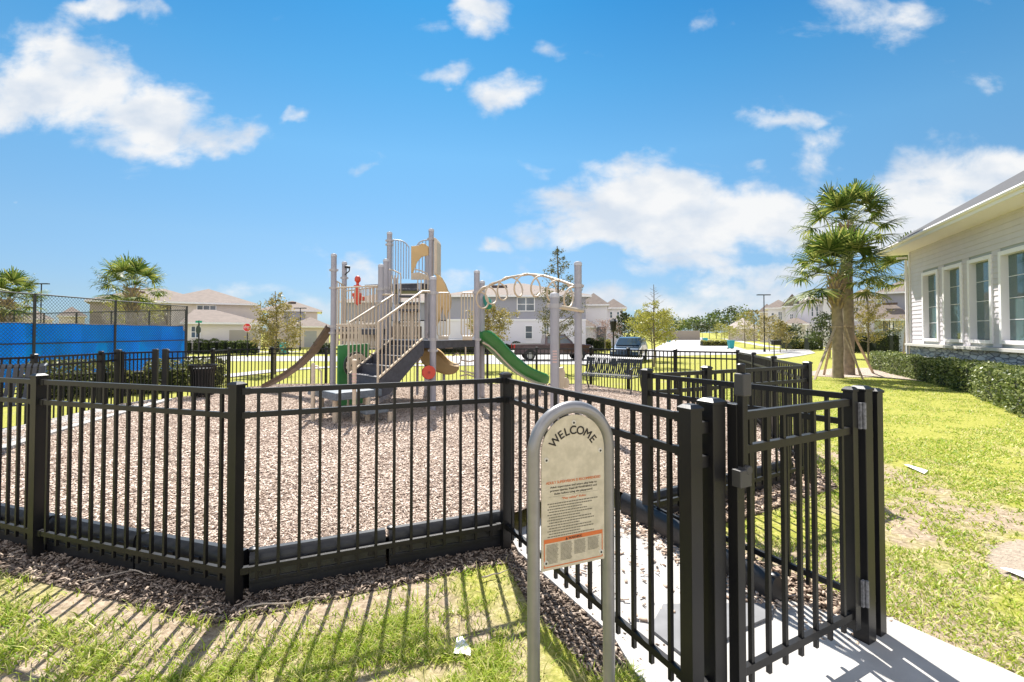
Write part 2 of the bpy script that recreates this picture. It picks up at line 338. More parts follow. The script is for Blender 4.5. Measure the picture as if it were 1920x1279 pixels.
def chips(name,poly,n,zf,size,cols,seed,maxd=None,flat=.25):
    g=np.random.default_rng(seed); P=np.array(poly); lo=P.min(0);hi=P.max(0); X=[];Y=[]
    while sum(len(a) for a in X)<n:
        x=g.uniform(lo[0],hi[0],n*2);y=g.uniform(lo[1],hi[1],n*2)
        k=inpoly(x,y,poly)&(g.random(n*2)<np.clip((3.2/np.maximum(y,1))**1.3,0,1)); 
        if maxd: k&=y<maxd
        X.append(x[k]);Y.append(y[k])
    x=np.concatenate(X)[:n];y=np.concatenate(Y)[:n]
    z=np.array([zf(a,b) for a,b in zip(x,y)])
    dist=np.clip(np.hypot(x,y)/4,1,1.45)
    L=size*g.uniform(.5,1.5,n)*dist; Wd=L*g.uniform(.2,.5,n); H=L*g.uniform(.06,.2,n)
    th=g.uniform(0,2*PI,n); ti=g.normal(0,flat,n); ro=g.normal(0,flat,n)
    a=np.stack([np.cos(th)*np.cos(ti),np.sin(th)*np.cos(ti),np.sin(ti)],1); b=np.stack([-np.sin(th)*np.cos(ro),np.cos(th)*np.cos(ro),np.sin(ro)],1); c=np.cross(a,b)
    C=np.stack([x,y,z+g.uniform(0,.018,n)],1)
    V=[]
    for sx,sy,sz in((-1,-1,-1),(1,-.7,-1),(.8,1,-1),(-1,.7,-1),(-1,-1,1),(1,-.7,1),(.8,1,1),(-1,.7,1)):
        V.append(C+a*(L/2*sx)[:,None]+b*(Wd/2*sy)[:,None]+c*(H/2*sz)[:,None])
    V=np.stack(V,1).reshape(-1,3)
    f=np.array([(0,3,2,1),(4,5,6,7),(0,1,5,4),(1,2,6,5),(2,3,7,6),(3,0,4,7)])
    F=(np.arange(n)[:,None,None]*8+f[None]).reshape(-1,4)
    m=bpy.data.materials.new(name); m.use_nodes=True; nt=m.node_tree; bb=nt.nodes['Principled BSDF']; bb.inputs['Roughness'].default_value=.9; bb.inputs['Specular IOR Level'].default_value=.15
    ge=nt.nodes.new('ShaderNodeNewGeometry'); rp=nt.nodes.new('ShaderNodeValToRGB'); e=rp.color_ramp.elements; e[0].color=(*cols[0],1); e[1].color=(*cols[2],1); q=e.new(.22); q.color=(*cols[1],1)
    nt.links.new(ge.outputs['Random Per Island'],rp.inputs[0]); nt.links.new(rp.outputs[0],bb.inputs['Base Color'])
    o=npmesh(name,V,F,m); o['kind']='stuff'; o['label']='loose wood chips'; return o
chips('mulch_chips',bedpoly,200000,lambda x,y:bedz(x,y)+.003,.0235,[(.25,.18,.135),(.48,.38,.305),(.67,.56,.475)],3)
# dark mulch strip under and outside the fence, shade added to its colours
def strip(name,pts,d0,d1,dz,m,kind='structure'):
    mb=MB(); n=len(pts); A=[];B=[]
    for i in range(n):
        p=Vector(pts[i]);a=Vector(pts[max(i-1,0)]);b=Vector(pts[min(i+1,n-1)]); d=(b-a).normalized(); nr=Vector((-d.y,d.x))
        A.append(p+nr*d0);B.append(p+nr*d1)
    vs=[(p.x,p.y,GZ(p.x,p.y)+dz) for p in A]+[(p.x,p.y,GZ(p.x,p.y)+dz) for p in B]
    mb.add(vs,[(i,i+1,n+i+1,n+i) for i in range(n-1)]); return struct(name,mb,m,kind),[tuple(p) for p in A]+[tuple(p) for p in B[::-1]]
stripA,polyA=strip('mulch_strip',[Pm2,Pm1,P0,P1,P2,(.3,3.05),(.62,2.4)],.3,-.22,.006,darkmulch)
chips('fence_mulch_chips',polyA,11000,lambda x,y:GZ(x,y)+.008,.03,[(.05,.035,.025),(.15,.11,.085),(.42,.34,.27)],5,flat=.35)  # strip chips darkened for shade too
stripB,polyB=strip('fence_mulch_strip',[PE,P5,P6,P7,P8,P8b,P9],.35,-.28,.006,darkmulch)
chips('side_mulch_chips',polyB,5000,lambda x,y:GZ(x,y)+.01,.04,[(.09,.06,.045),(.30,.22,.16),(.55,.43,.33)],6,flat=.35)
# concrete path and entry slab
def flatpoly(name,pts,dz,m,th=.06,zf=None):
    z=zf or (lambda x,y:GZ(x,y)+dz)
    mb=MB(); n=len(pts); mb.add([(x,y,z(x,y)) for x,y in pts]+[(x,y,z(x,y)-th) for x,y in pts],[tuple(range(n))]+[(i,n+i,n+(i+1)%n,(i+1)%n) for i in range(n)])
    o=struct(name,mb,m)
    bm=bmesh.new(); bm.from_mesh(o.data); bmesh.ops.triangulate(bm,faces=[f for f in bm.faces if len(f.verts)>4]); bm.to_mesh(o.data); bm.free(); return o
pathpoly=[(.60,2.40),(.56,2.63),(.05,3.62),(-.02,3.92),(.60,4.70),(.98,4.58),(1.62,3.06),(1.95,2.80),(2.23,2.79),(2.52,2.26),(3.3,.9),(3.3,.3),(1.1,.3),(.66,2.1)]
flatpoly('concrete_path',pathpoly,.03,concrete,.08)
chips('path_mulch_chips',[(.62,2.75),(.15,3.75),(.62,4.6),(.95,4.5),(1.55,3.1),(1.6,2.85),(1.1,2.6)],230,lambda x,y:GZ(x,y)+.033,.034,[(.20,.13,.09),(.45,.34,.26),(.70,.58,.48)],8,flat=.12)
chips('beam_edge_chips',[(.72,4.5),(.95,4.55),(1.56,3.1),(1.72,2.82),(1.45,2.9)],420,lambda x,y:GZ(x,y)+.036,.034,[(.20,.13,.09),(.45,.34,.26),(.70,.58,.48)],9,flat=.12)
mb=MB(); pts=[G(1215,1172,.04),G(1240,1128,.04),G(1447,1126,.04),G(1440,1150,.04),G(1388,1172,.04),G(1290,1232,.04)]
mb.prism(pts,GZ(0,3)+.032,GZ(0,3)+.048)
single('rubber_mat',mb,mat('grey_rubber',(.20,.20,.205),.8,var=.2),'flat grey rubber wear mat lying on the concrete inside the gate','mat',loc=(*pts[0],-.02))
# ================================================================ FENCES
HT,HM,HB=1.30,1.148,.163
pk=MB(); pk.box((0,0,(.075+HT-.02)/2),(.0195,.0195,HT-.02-.075)); PICK=mesh('picket',pk,black)
pb=MB(); pb.box((0,0,.56),(.068,.068,1.52)); PB_=mesh('post',pb,black)
def capmesh(w=.08):
    m_=MB(); h=w/2; q=w*.28
    m_.add([(-h,-h,0),(h,-h,0),(h,h,0),(-h,h,0),(-h,-h,.012),(h,-h,.012),(h,h,.012),(-h,h,.012),(-q,-q,.026),(q,-q,.026),(q,q,.026),(-q,q,.026)],
      [(0,3,2,1),(0,1,5,4),(1,2,6,5),(2,3,7,6),(3,0,4,7),(4,5,9,8),(5,6,10,9),(6,7,11,10),(7,4,8,11),(8,9,10,11)])
    return mesh('post_cap',m_,black)
CAP=capmesh()
def fpost(root,p,ang):
    r=root.location; z=T(*p)
    o=inst('post',PB_,root,(p[0]-r.x,p[1]-r.y,z-r.z),ang)
    c=inst('post_cap',CAP,o,(0,0,1.32)); return o
def fence(label,pts,posts,pickets=14,group='black picket fence runs round the playground'):
    """pts polyline; posts: which points get a post from this run"""
    root=thing('picket_fence',label,'fence',(pts[0][0],pts[0][1],T(*pts[0])),0,group); r=root.location
    for i,p in enumerate(pts):
        if not posts[i]: continue
        a=pts[max(i-1,0)];b=pts[min(i+1,len(pts)-1)]
        fpost(root,p,math.atan2(b[1]-a[1],b[0]-a[0]))
    for p,q in zip(pts[:-1],pts[1:]):
        L=math.hypot(q[0]-p[0],q[1]-p[1]); d=((q[0]-p[0])/L,(q[1]-p[1])/L); a=.032
        s=lambda t,z:(p[0]+d[0]*t-r.x,p[1]+d[1]*t-r.y,T(*p)+(T(*q)-T(*p))*t/L+z-r.z)
        for hz in(HT,HM,HB):
            m_=MB().bar(s(a,hz-.0175),s(L-a,hz-.0175),.026,.035)
            for t0,t1 in((a,a+.045),(L-a-.045,L-a)): m_.bar(s(t0,hz-.0175),s(t1,hz-.0175),.034,.043)
            obj('rail',m_,black,root)
        n=round(L/.1225)-1
        for k in range(n):
            t=L*(k+1)/(n+1); x,y,z=s(t,0); inst('picket',PICK,root,(x,y,z),math.atan2(d[1],d[0]))
    return root
fence('black picket fence run leaving the left edge of the photo',[Pm2,Pm1,P0],[1,1,1])
fence('black picket fence panel left of the nearest corner post',[P0,P1],[0,1])
fence('black picket fence panel between the nearest corner post and the corner left of the sign',[P1,P2],[0,1])
fence('black picket fence panel passing behind the welcome sign to the gate',[P2,P3],[0,1])
fence('black picket fence run from the gate hinge back to the playground corner',[PE,P5],[1,1])
fence('two-panel black picket fence run from the playground entry out to the lawn corner',[P5,P6,P7],[0,1,1])
fence('black picket fence run along the lawn seen almost edge on',[P7,P8,P8b,P9],[0,1,1,1])
fence('far black picket fence run behind the black bench',[P9,P10,P10b,P11],[0,1,1,1])
fence('long far black picket fence run across the back behind the slide and play tower',[P11]+PF,[0]+[1]*6)
fence('far left black picket fence run behind the litter bin',[PF[-1],P432,P398,P315],[0,1,1,1])
fence('left black picket fence run in front of the blue windscreen',[(-8.3,6.2),P65,P190],[0,1,1])
fence('very short black fence piece beside the back gate',[P190,P217],[0,1])
# extra links post beside the front gate
def lone_post(p,label,ang):
    t=thing('gate_post',label,'post',(p[0],p[1],0),ang)
    w=MB().box((0,0,.565),(.078,.078,1.55)); obj('post',w,black,t,bev=.003)
    c=inst('post_cap',capmesh(.09),t,(0,0,1.34)); return t
GA=math.atan2(.465,.885)
tl=lone_post(PL,'thick black latch post left of the front gate leaf',GA)
th_=lone_post(PH,'thick black hinge post right of the front gate leaf',GA)
# brackets tying them to the neighbouring fence posts
m_=MB(); 
for z in(1.24,1.09): m_.box((-.075,-.0,z),(.07,.03,.05))
m_.box((-.075,0,.11),(.07,.03,.05)); obj('bracket',m_,black,tl)
m_=MB()
for z in(1.24,1.09,.18): m_.box((.065,0,z),(.055,.03,.035))
obj('bracket',m_,black,th_)
def gate():
    a=Vector((1.005,2.108)); b=Vector((1.838,2.545)); d=(b-a); L=d.length; ang=math.atan2(d.y,d.x)
    t=thing('metal_gate','closed black picket gate leaf with tall latch in front of the playground','gate',(a.x,a.y,0),ang)
    for x in(0,L):
        o=obj('stile',MB().box((x,0,.705),(.05,.05,1.27)),black,t,bev=.002)
    c=inst('stile_cap',capmesh(.058),t,(L,0,1.34))
    for hz in(HT,HM,HB): obj('rail',MB().box((L/2,0,hz-.0175),(L-.05,.028,.037)),black,t)
    n=7
    for k in range(n):
        inst('picket',PICK,t,(L*(k+.75)/(n+.5),0,0))
    # tall vertical latch on the near stile
    la=obj('latch',MB().box((-.005,-.042,1.43),(.055,.05,.10)),mat('dark_grey_plastic',(.055,.052,.05),.55),t,bev=.006)
    obj('latch_knob',MB().lathe((-.005,-.035,1.478),[(.016,0),(.018,.01),(.018,.04),(.012,.045)],12),black,la,smooth=True)
    obj('latch_rod',MB().box((.0,-.036,1.22),(.034,.03,.34)),black,la,bev=.003)
    obj('latch_box',MB().box((-.022,-.045,1.025),(.075,.045,.075)).tube([(.0,-.07,1.058),(.0,-.02,1.058)],.02,12),mat('dark_grey_plastic',(.05,.05,.05),.5),la,bev=.004)
    hg=mat('grey_hinge',(.22,.22,.23),.5,var=.5,vs=60)
    for z in(1.21,.26):
        h=MB().box((L+.035,-.032,z),(.022,.012,.14)).box((L+.06,-.034,z),(.025,.014,.06)).tube([(L+.048,-.045,z-.07),(L+.048,-.045,z+.07)],.009,10)
        obj('hinge',h,hg,t)
gate()
def back_gate():
    a=Vector(P217)+Vector((.03,.06)); b=Vector(P290); d=b-a; a=Vector((-8.62,10.35)); b=Vector(at(292,10.9)); d=b-a
    L=d.length; ang=math.atan2(d.y,d.x)
    t=thing('metal_gate','closed black picket gate at the back left of the playground','gate',(a.x,a.y,T(a.x,a.y)),ang)
    for x in(0,L): obj('stile',MB().box((x,0,.67),(.05,.05,1.3)),black,t)
    for hz in(HT,HM,HB): obj('rail',MB().box((L/2,0,hz-.0175),(L-.05,.028,.037)),black,t)
    for k in range(8): inst('picket',PICK,t,(L*(k+.75)/8.5,0,0))
    for q,lab in(((a.x-.09,a.y-.02),'thick black post left of the back gate'),((b.x+.02,b.y-.02),'thick black post right of the back gate, nearer one'),((b.x+.16,b.y+.1),'thick black post right of the back gate, farther one')):
        p=thing('gate_post',lab,'post',(q[0],q[1],T(*q)),.3)
        obj('post',MB().box((0,0,.565),(.1,.1,1.55)),black,p); inst('post_cap',capmesh(.11),p,(0,0,1.34))
back_gate()
# ---------------------------------------------------------------- plastic borders
def border(P,Q,label,dz=0.,h=.26,w=.11,wedge=False):
    L=math.hypot(Q[0]-P[0],Q[1]-P[1]); ang=math.atan2(Q[1]-P[1],Q[0]-P[0])
    t=thing('playground_border',label,'border',(P[0],P[1],GZ(*P)+dz-.01),ang,'black plastic border segments round the mulch')
    prof=[(-w/2,0),(-w/2,h-.05),(-w/2+.012,h-.02),(-w/2+.035,h),(w/2-.035,h),(w/2-.012,h-.02),(w/2,h-.05),(w/2,0)]
    n=len(prof); mb=MB(); mb.add([(0.012,y,z) for y,z in prof]+[(L-.012,y,z) for y,z in prof],[tuple(range(n))[::-1],tuple(range(n,2*n))]+[(i,(i+1)%n,n+(i+1)%n,n+i) for i in range(n)])
    obj('beam',mb,blackp,t,smooth=True)
    r=MB(); k=4
    for i in range(k):                      # raised ribs between the pockets of the outer face
        x=L*(i+.5)/k; r.box((x,-w/2-.004,h*.62),(.05,.014,h*.3))
    r.box((L/2,-w/2-.004,h*.36),(L*.96,.014,.03)); obj('ribs',r,blackp,t,bev=.003)
    st=MB().lathe((.03,0,h-.004),[(.03,0),(.03,.012),(.02,.018)],12); obj('stake_cap',st,blackp,t,smooth=True)
def offs(P,Q,d): return inset(P,Q,d)
bl=[]
pA=[(-7.1,5.0),(-5.33,4.42),(-3.57,3.80),(-1.72,3.20)]
k=0
names=['black plastic border segment running out of the left edge','leftmost whole black plastic border segment by the left fence','black plastic border segment left of the second post','black plastic border segment left of the left fence post',
 'black plastic border segment right of the left fence post','black plastic border segment ending behind the nearest corner post','black plastic border segment right of the nearest corner post','black plastic border segment ending at the corner left of the sign']
segs=[((-7.31,4.86),(-6.37,4.59)),((-6.37,4.59),(-5.42,4.32)),((-5.42,4.32),(-4.5,4.01)),((-4.5,4.01),(-3.59,3.70)),((-3.59,3.70),(-2.67,3.405)),((-2.67,3.405),(-1.75,3.11)),((-1.74,3.11),(-.92,3.455)),((-.92,3.455),(-.09,3.80))]
for (a,b),nm in zip(segs,names): border(a,b,nm,h=.285)
border((1.66,2.93),(1.36,3.65),'flat black border beam nearest the gate beside the concrete',h=.20,w=.09)
border((1.36,3.65),(1.05,4.42),'flat black border beam farther along the concrete entry',h=.22,w=.09)
border((1.22,4.3),(2.2,4.86),'black border segment behind the entry fence on the right',h=.25)
border((2.2,4.86),(3.25,5.5),'black border segment reaching the lawn corner post',h=.25)
for i,(a,b) in enumerate(zip([(3.27,5.55),(3.85,7.15),(4.42,8.9)],[(3.8,7.1),(4.4,8.9),(5.0,10.6)])): border(a,b,['black border segment inside the lawn-side fence, nearest','black border segment inside the lawn-side fence, middle','black border segment inside the lawn-side fence, farthest'][i],h=.2)
for i in range(8):
    x0=-7.3+i*1.2; border((x0,14.33),(x0+1.18,14.33),'black border segment number %s from the left along the back fence'%('first second third fourth fifth sixth seventh eighth'.split()[i]),h=.28)
border((2.35,14.3),(3.2,13.0),'black border segment behind the bench, left half',h=.25); border((3.2,13.0),(4.0,11.7),'black border segment behind the bench, right half',h=.25)
# concrete pad at left with bench
flatpoly('gravel_strip',[(-8.0,6.3),(-7.6,5.6),(-6.6,5.6),(-7.0,7.0),(-7.9,10.7),(-8.4,10.9),(-8.5,9.8),(-8.1,8.0)],0,mulch_mat('grey_gravel',[(.25,.24,.23),(.42,.41,.40),(.6,.58,.56)],60),.1,zf=lambda x,y:bedz(x,y)+.012)
flatpoly('concrete_edging',[(-6.62,5.6),(-6.42,5.6),(-6.85,7.0),(-7.75,10.7),(-7.9,10.7),(-7.0,7.0)],0,concrete,.1,zf=lambda x,y:bedz(x,y)+.05)
# ================================================================ SIGN
def textmesh(body,size,align='CENTER'):
    c=bpy.data.curves.new('t','FONT'); c.body=body; c.size=size; c.align_x=align; c.extrude=0; c.fill_mode='FRONT' if hasattr(c,'fill_mode') else c.fill_mode
    o=bpy.data.objects.new('t',c); link(o); dg=bpy.context.evaluated_depsgraph_get(); me=bpy.data.meshes.new_from_object(o.evaluated_get(dg))
    v=[tuple(p.co) for p in me.vertices]; f=[tuple(p.vertices) for p in me.polygons]
    bpy.data.objects.remove(o); bpy.data.curves.remove(c); bpy.data.meshes.remove(me); return v,f
def sign():
    A=Vector((.088,1.93)); B=Vector((.4235,2.07)); d=B-A; Wd=d.length; ang=math.atan2(d.y,d.x); C=(A+B)/2
    t=thing('welcome_sign','arched galvanised pipe sign with a tan WELCOME board in front of the fence','sign',(C.x,C.y,-.05),ang)
    h=Wd/2; zc=1.16+.05; rt=.0262
    pts=[(-h,0,-.1)]+[(-h,0,.3+i*.3) for i in range(3)]+[(-h*math.cos(a),0,zc+h*math.sin(a)) for a in [PI*i/28 for i in range(29)]]+[(h,0,.9-i*.3) for i in range(3)]+[(h,0,-.1)]
    obj('pipe_frame',MB().tube(pts,rt,24),galv,t,smooth=True)
    # board: arched plate in front plane y=-.012
    wb=h-.030; zb=.68+.05; zt=zc
    def arch(w,z0,zc_,n=28,e=1.0): return [(-w,z0),(w,z0)]+[(w*math.cos(PI*i/n),zc_+w*e*math.sin(PI*i/n)) for i in range(n+1)]
    sg=mat('sign_tan',(.62,.545,.40),.45,col2=(.50,.44,.315),vs=30); ink=mat('sign_ink',(.035,.028,.02),.6); org=mat('sign_orange',(.62,.15,.03),.5); grey=mat('sign_grey_ink',(.16,.14,.10),.6)
    y0=-.014
    bd=obj('board',MB().slab([(x,y0,z) for x,z in arch(wb,zb,zt)],(0,.006,0)),sg,t,bev=.001)
    def put(name,vf,x,z,m,rot=0.,y=y0-.0012,sx=1.):
        v,f=vf; ca,sa=math.cos(rot),math.sin(rot)
        return MB().add([(x+p[0]*sx*ca-p[1]*sa,y,z+p[0]*sx*sa+p[1]*ca) for p in v],f)
    # WELCOME along an arc
    wl=MB(); R0=.112; cz=zc-.030; chars='WELCOME'; wid=[.98,.70,.62,.78,.84,.90,.70]; tot=sum(wid); acc=0; span=R(118)
    for ch,w in zip(chars,wid):
        a=span*(.5-(acc+w/2)/tot); acc+=w
        th=PI/2+a; v,f=textmesh(ch,.049); q=put('',(v,f),R0*math.cos(th)*.93,cz+R0*math.sin(th)*.90,ink,a); wl.add(q.v,q.f)
        # thicken the strokes slightly
        
        for ox,oz in((.0012,0),(-.0012,0),(0,.001),(0,-.001)): q=put('',(v,f),R0*math.cos(th)*.93+ox,cz+R0*math.sin(th)*.90+oz,ink,a,y=y0-.0014-abs(ox)*.1-oz*.05); wl.add(q.v,q.f)
    obj('welcome_lettering',wl,ink,bd)
    def line(body,size,z,m,name,sx=1.,wmax=None):
        v,f=textmesh(body,size)
        w=max(p[0] for p in v)-min(p[0] for p in v)
        if wmax: sx=wmax/w
        q=put('',(v,f),0,z,m,sx=sx); q2=put('',(v,f),.0006,z,m,sx=sx,y=y0-.0014); q.add(q2.v,q2.f); return q
    Z=lambda k: zb+k   # k measured up from the board's bottom
    q=line('ADULT SUPERVISION IS RECOMMENDED',.0155,Z(.352),org,'a',wmax=.262); obj('orange_heading',q,org,bd)
    q=line('Adult supervision and smart play help to',.0115,Z(.334),ink,'b',wmax=.225)
    for s,z in(('prevent injuries. Read all WARNINGS and',.320),('Rules before using the playground.',.306)):
        r=line(s,.0115,Z(z),ink,'b',wmax=.225 if z>.31 else .185); q.add(r.v,r.f)
    obj('intro_lettering',q,ink,bd)
    q=line('"Play safely!" Rules',.0125,Z(.283),org,'c',wmax=.115); obj('rules_heading',q,org,bd)
    g=np.random.default_rng(4); q=MB()
    def dash(x0,x1,z,hh,breaks):
        x=x0
        while x<x1:
            w=g.uniform(.004,.013)*breaks; e=min(x+w,x1); q.add([(x,y0-.0012,z),(e,y0-.0012,z),(e,y0-.0012,z+hh),(x,y0-.0012,z+hh)],[(0,1,2,3)]); x=e+.0022*breaks
    rect0=MB().add([(-.118,y0-.0012,Z(.2985)),(.118,y0-.0012,Z(.2985)),(.118,y0-.0012,Z(.2991)),(-.118,y0-.0012,Z(.2991))],[(0,1,2,3)]); obj('divider_line',rect0,grey,bd)
    for i in range(13): dash(-.125 if i%2==0 else -.118,g.uniform(.02,.122),Z(.268-i*.0112),.0042,1)
    obj('rules_lines',q,grey,bd)
    # warning panel
    q=MB(); zz=Z(.012); ztop=Z(.128); xl=wb-.010
    def rect(mb,x0,x1,z0,z1,y=y0-.0010): mb.add([(x0,y,z0),(x1,y,z0),(x1,y,z1),(x0,y,z1)],[(0,1,2,3)])
    rect(q,-xl,xl,ztop-.017,ztop); rect(q,-xl,-xl+.004,zz+.004,ztop-.017); rect(q,xl-.004,xl,zz+.004,ztop-.017); rect(q,-xl,xl,zz,zz+.004)
    obj('warning_frame',q,org,bd)
    q=line('WARNING',.0155,ztop-.0145,ink,'w',wmax=.066); q.v=[(x+.006,y-.0006,z) for x,y,z in q.v]
    q.add([(-.041,y0-.0022,ztop-.0145),(-.030,y0-.0022,ztop-.0145),(-.0355,y0-.0022,ztop-.0035)],[(0,1,2)])
    obj('warning_lettering',q,ink,bd)
    q=MB()
    for c in range(4):
        x0=-xl+.010+c*(2*xl-.02)/4
        for i in range([16,15,12,11][c]): dash(x0+.002,x0+(2*xl-.02)/4-.007+g.uniform(-.008,0),ztop-.026-i*.0050,.0022,.55)
    obj('warning_small_print',q,grey,bd)
    for x,z in((0,zc+.118),(-wb+.022,zc-.028),(wb-.020,zc-.012),(-wb+.020,zb+.032),(wb-.018,zb+.032)):
        b=MB(); seg=16; 
        for r0,r1,yy in((.0115,.010,.003),(.006,.004,.005)):
            vs=[(x+r0*math.cos(2*PI*k/seg),y0,z+r0*math.sin(2*PI*k/seg)) for k in range(seg)]+[(x+r1*math.cos(2*PI*k/seg),y0-yy,z+r1*math.sin(2*PI*k/seg)) for k in range(seg)]
            b.add(vs,[(k,(k+1)%seg,seg+(k+1)%seg,seg+k) for k in range(seg)]+[tuple(range(seg,2*seg))])
            b.mi=1
        obj('bolt',b,[mat('bolt_tan',(.62,.58,.48),.4),ink],bd,smooth=True)
sign()
# ================================================================ PLAY STRUCTURE
def P3(u,v,D): x,y=at(u,D); return (x,y,zat(v,D))
def play():
    A=at(812,9.3);B=at(894,10.4);B2=at(904,11.3);T1=at(808,11.4);T2=at(729.5,11.6);C=at(714,10.3);C2=at(723,10.9);L1=at(625,10.9);L2=at(645,12.3)
    T3=at(741,13.0);T4=at(800,12.9);E1=at(1040,6.5);E2=at(1084,7.9)
    t=thing('play_structure','tall playground set with grey posts, tan railings, stairs and a green slide','playground set',(A[0],A[1],bedz(*A)))
    def post(p,top,col=None,r=.0635):
        z0=.0
        o=obj('post',MB().lathe((p[0],p[1],0),[(r,z0-.1),(r,top-.05)],20),postm,t,smooth=True,world=True)
        obj('post_cap',MB().lathe((p[0],p[1],0),[(r+.006,top-.07),(r+.006,top-.03),(r*.85,top-.008),(r*.4,top)],20),mat('light_cap',(.50,.49,.50),.45),o,smooth=True,world=True)
        for z in (col or []):
            obj('collar',MB().lathe((p[0],p[1],0),[(r+.012,z-.03),(r+.012,z+.03)],20).box((p[0],p[1],z),(2*r+.07,.05,.04)),mat('collar',(.40,.38,.38),.45),o,smooth=True,world=True)
    post(A,2.78,[2.45,1.52,1.3]);post(B,3.05,[2.55,1.5]);post(B2,2.92,[2.5,1.5])
    post(T1,zat(428,11.4),[3.95,2.85,1.6]);post(T2,zat(434,11.6),[3.95,3.85,2.85]);post(C,zat(495,10.3),[2.62,2.35]);post(C2,zat(485,10.9),[2.7])
    post(L1,zat(475,10.9),[3.12,2.7,1.8,1.65]);post(L2,zat(490,12.3),[3.1]);post(T3,3.2);post(T4,4.0)
    post(E1,zat(549,6.5),[2.03]);post(E2,zat(490,7.9),[2.45,2.05])
    # decks
    def deck(poly,z,th=.13,name='deck'):
        mb=MB().prism(poly,z-th,z); obj(name,mb,darkd,t,world=True,bev=.01)
        mb=MB(); n=len(poly)
        for i in range(n):
            p,q=poly[i],poly[(i+1)%n]; mb.bar((p[0],p[1],z+.004),(q[0],q[1],z+.004),.05,.02)
        obj('deck_trim',mb,mat('deck_trim',(.38,.40,.44),.5),t,world=True)
    deck([A,B,B2,T1,C2,C],1.5,.16); deck([T1,T4,T3,T2],2.86,.13); deck([L1,C,C2,L2],1.74,.13)
    def barrier(p,q,z0,z1,n,m=tanm,r=.0125,name='barrier',z1b=None,bot=True,top=True,rr=.017):
        mb=MB(); z1b=z1 if z1b is None else z1b
        if top: mb.tube([(p[0],p[1],z1),(q[0],q[1],z1b)],rr,8)
        if bot: mb.tube([(p[0],p[1],z0),(q[0],q[1],z0)],rr,8)
        for i in range(n):
            f=(i+.5)/n; x=p[0]+(q[0]-p[0])*f;y=p[1]+(q[1]-p[1])*f; mb.tube([(x,y,z0),(x,y,z1+(z1b-z1)*f)],r,6)
        obj(name,mb,m,t,smooth=True,world=True)
    grey=mat('cool_grey_coat',(.33,.36,.42),.45)
    barrier(at(631,10.85),at(708,10.4),1.84,2.70,12); barrier(L1,L2,1.84,2.9,5); barrier(at(684,12.2),at(712,12.0),1.95,2.9,4,grey)
    barrier(L2,C2,1.84,2.75,13)
    # tower barriers, tops curving down to the middle
    for u0,u1,n,flip in((736,766,7,0),(779,804,5,1)):
        mb=MB(); pts=[]
        for i in range(n):
            f=i/(n-1); u=u0+(u1-u0)*f; g=f if not flip else 1-f; v=449+ (12*g**4+2*g)
            p=P3(u,v,11.5); q=P3(u,523,11.5); mb.tube([q,p],.012,6); pts.append(p)
        mb.tube(pts,.016,8); obj('barrier',mb,grey,t,smooth=True,world=True)
    fl=[(770,461),(783,460),(789,456),(795,456),(803,462),(803,478),(790,481),(782,490),(777,502),(773,514),(770,514)]
    obj('tan_panel',MB().slab([P3(u,v,11.35) for u,v in fl],(0,.04,0)),tanp,t,world=True,bev=.008)
    obj('tan_panel',MB().slab([P3(u,v,11.2) for u,v in[(813,444),(817,446),(819,452),(819,515),(813,515)]],(.02,.5,0)),tanm,t,world=True,bev=.01)
    hood=[(817,512),(826,520),(833,532),(838,545),(843,552),(844,565),(843,578),(838,585),(836,600),(833,590),(828,575),(822,600),(817,612)]
    obj('slide_hood',MB().slab([P3(u,v,10.7) for u,v in hood],(.03,.06,0)),tanp,t,world=True,bev=.012)
    obj('slide_hood',MB().slab([P3(u,v,11.1) for u,v in[(770,512),(785,510),(797,514),(805,524),(770,524)]],(0,.05,0)),tanm,t,world=True,bev=.01)
    # hand loops either side of the tower entrance
    for u0,u1 in((732,752),(781,803)):
        for u in np.linspace(u0+2,u1-1,4):
            mb=MB().tube([P3(u,575 if u<760 else 545,10.9),P3(u,516,10.9)],.013,6); obj('hand_bar',mb,tanm,t,smooth=True,world=True)
        mb=MB().tube([P3(u0-4,505,10.9),P3(u0+4,506,10.9),P3((u0+u1)/2,509,10.9),P3(u1-2,513,10.9),P3(u1,522,10.9)],.015,8); obj('hand_loop',mb,tanm,t,smooth=True,world=True)
    # step ladder up to the tower
    lg=mat('pale_steel',(.42,.45,.50),.5)
    for u in(738,748,786): obj('ladder_side',MB().bar(P3(u,604,10.75),P3(u,534,11.2),.05,.12),lg,t,world=True)
    for i,v in enumerate((544,556,569,582)): obj('ladder_step',MB().box((*at(768,11.1-.12*i),zat(v,11.1-.12*i)),(.45,.22,.05)),darkd,t,world=True,bev=.006)
    # lattice panels
    def lattice(u0,u1,v0,v1,D,nx,nz,name='lattice_panel'):
        mb=MB()
        for i in range(nx+1): 
            u=u0+(u1-u0)*i/nx; mb.bar(P3(u,v0,D),P3(u,v1,D),.045,.035)
        for j in range(nz+1):
            v=v0+(v1-v0)*j/nz; mb.bar(P3(u0,v,D+.012),P3(u1,v,D+.012),.03,.05)
        obj(name,mb,tanm,t,world=True)
    lattice(633,707,611,650,10.55,11,3); lattice(738,786,584,676,10.9,9,4)
    obj('lattice_top',MB().slab([P3(u,v,10.88) for u,v in[(738,586),(738,575),(744,570),(765,568),(780,571),(786,577),(786,586)]],(0,.03,0)),tanm,t,world=True,bev=.005)
    obj('back_panel',MB().slab([P3(u,v,11.9) for u,v in[(640,612),(790,612),(790,640),(640,640)]],(0,.05,0)),mat('dark_brown_panel',(.10,.06,.045),.7),t,world=True)
    # stairs
    a0,b0=at(792,9.15),at(709,8.3); c0,d0=at(737,10.1),at(654,9.1)
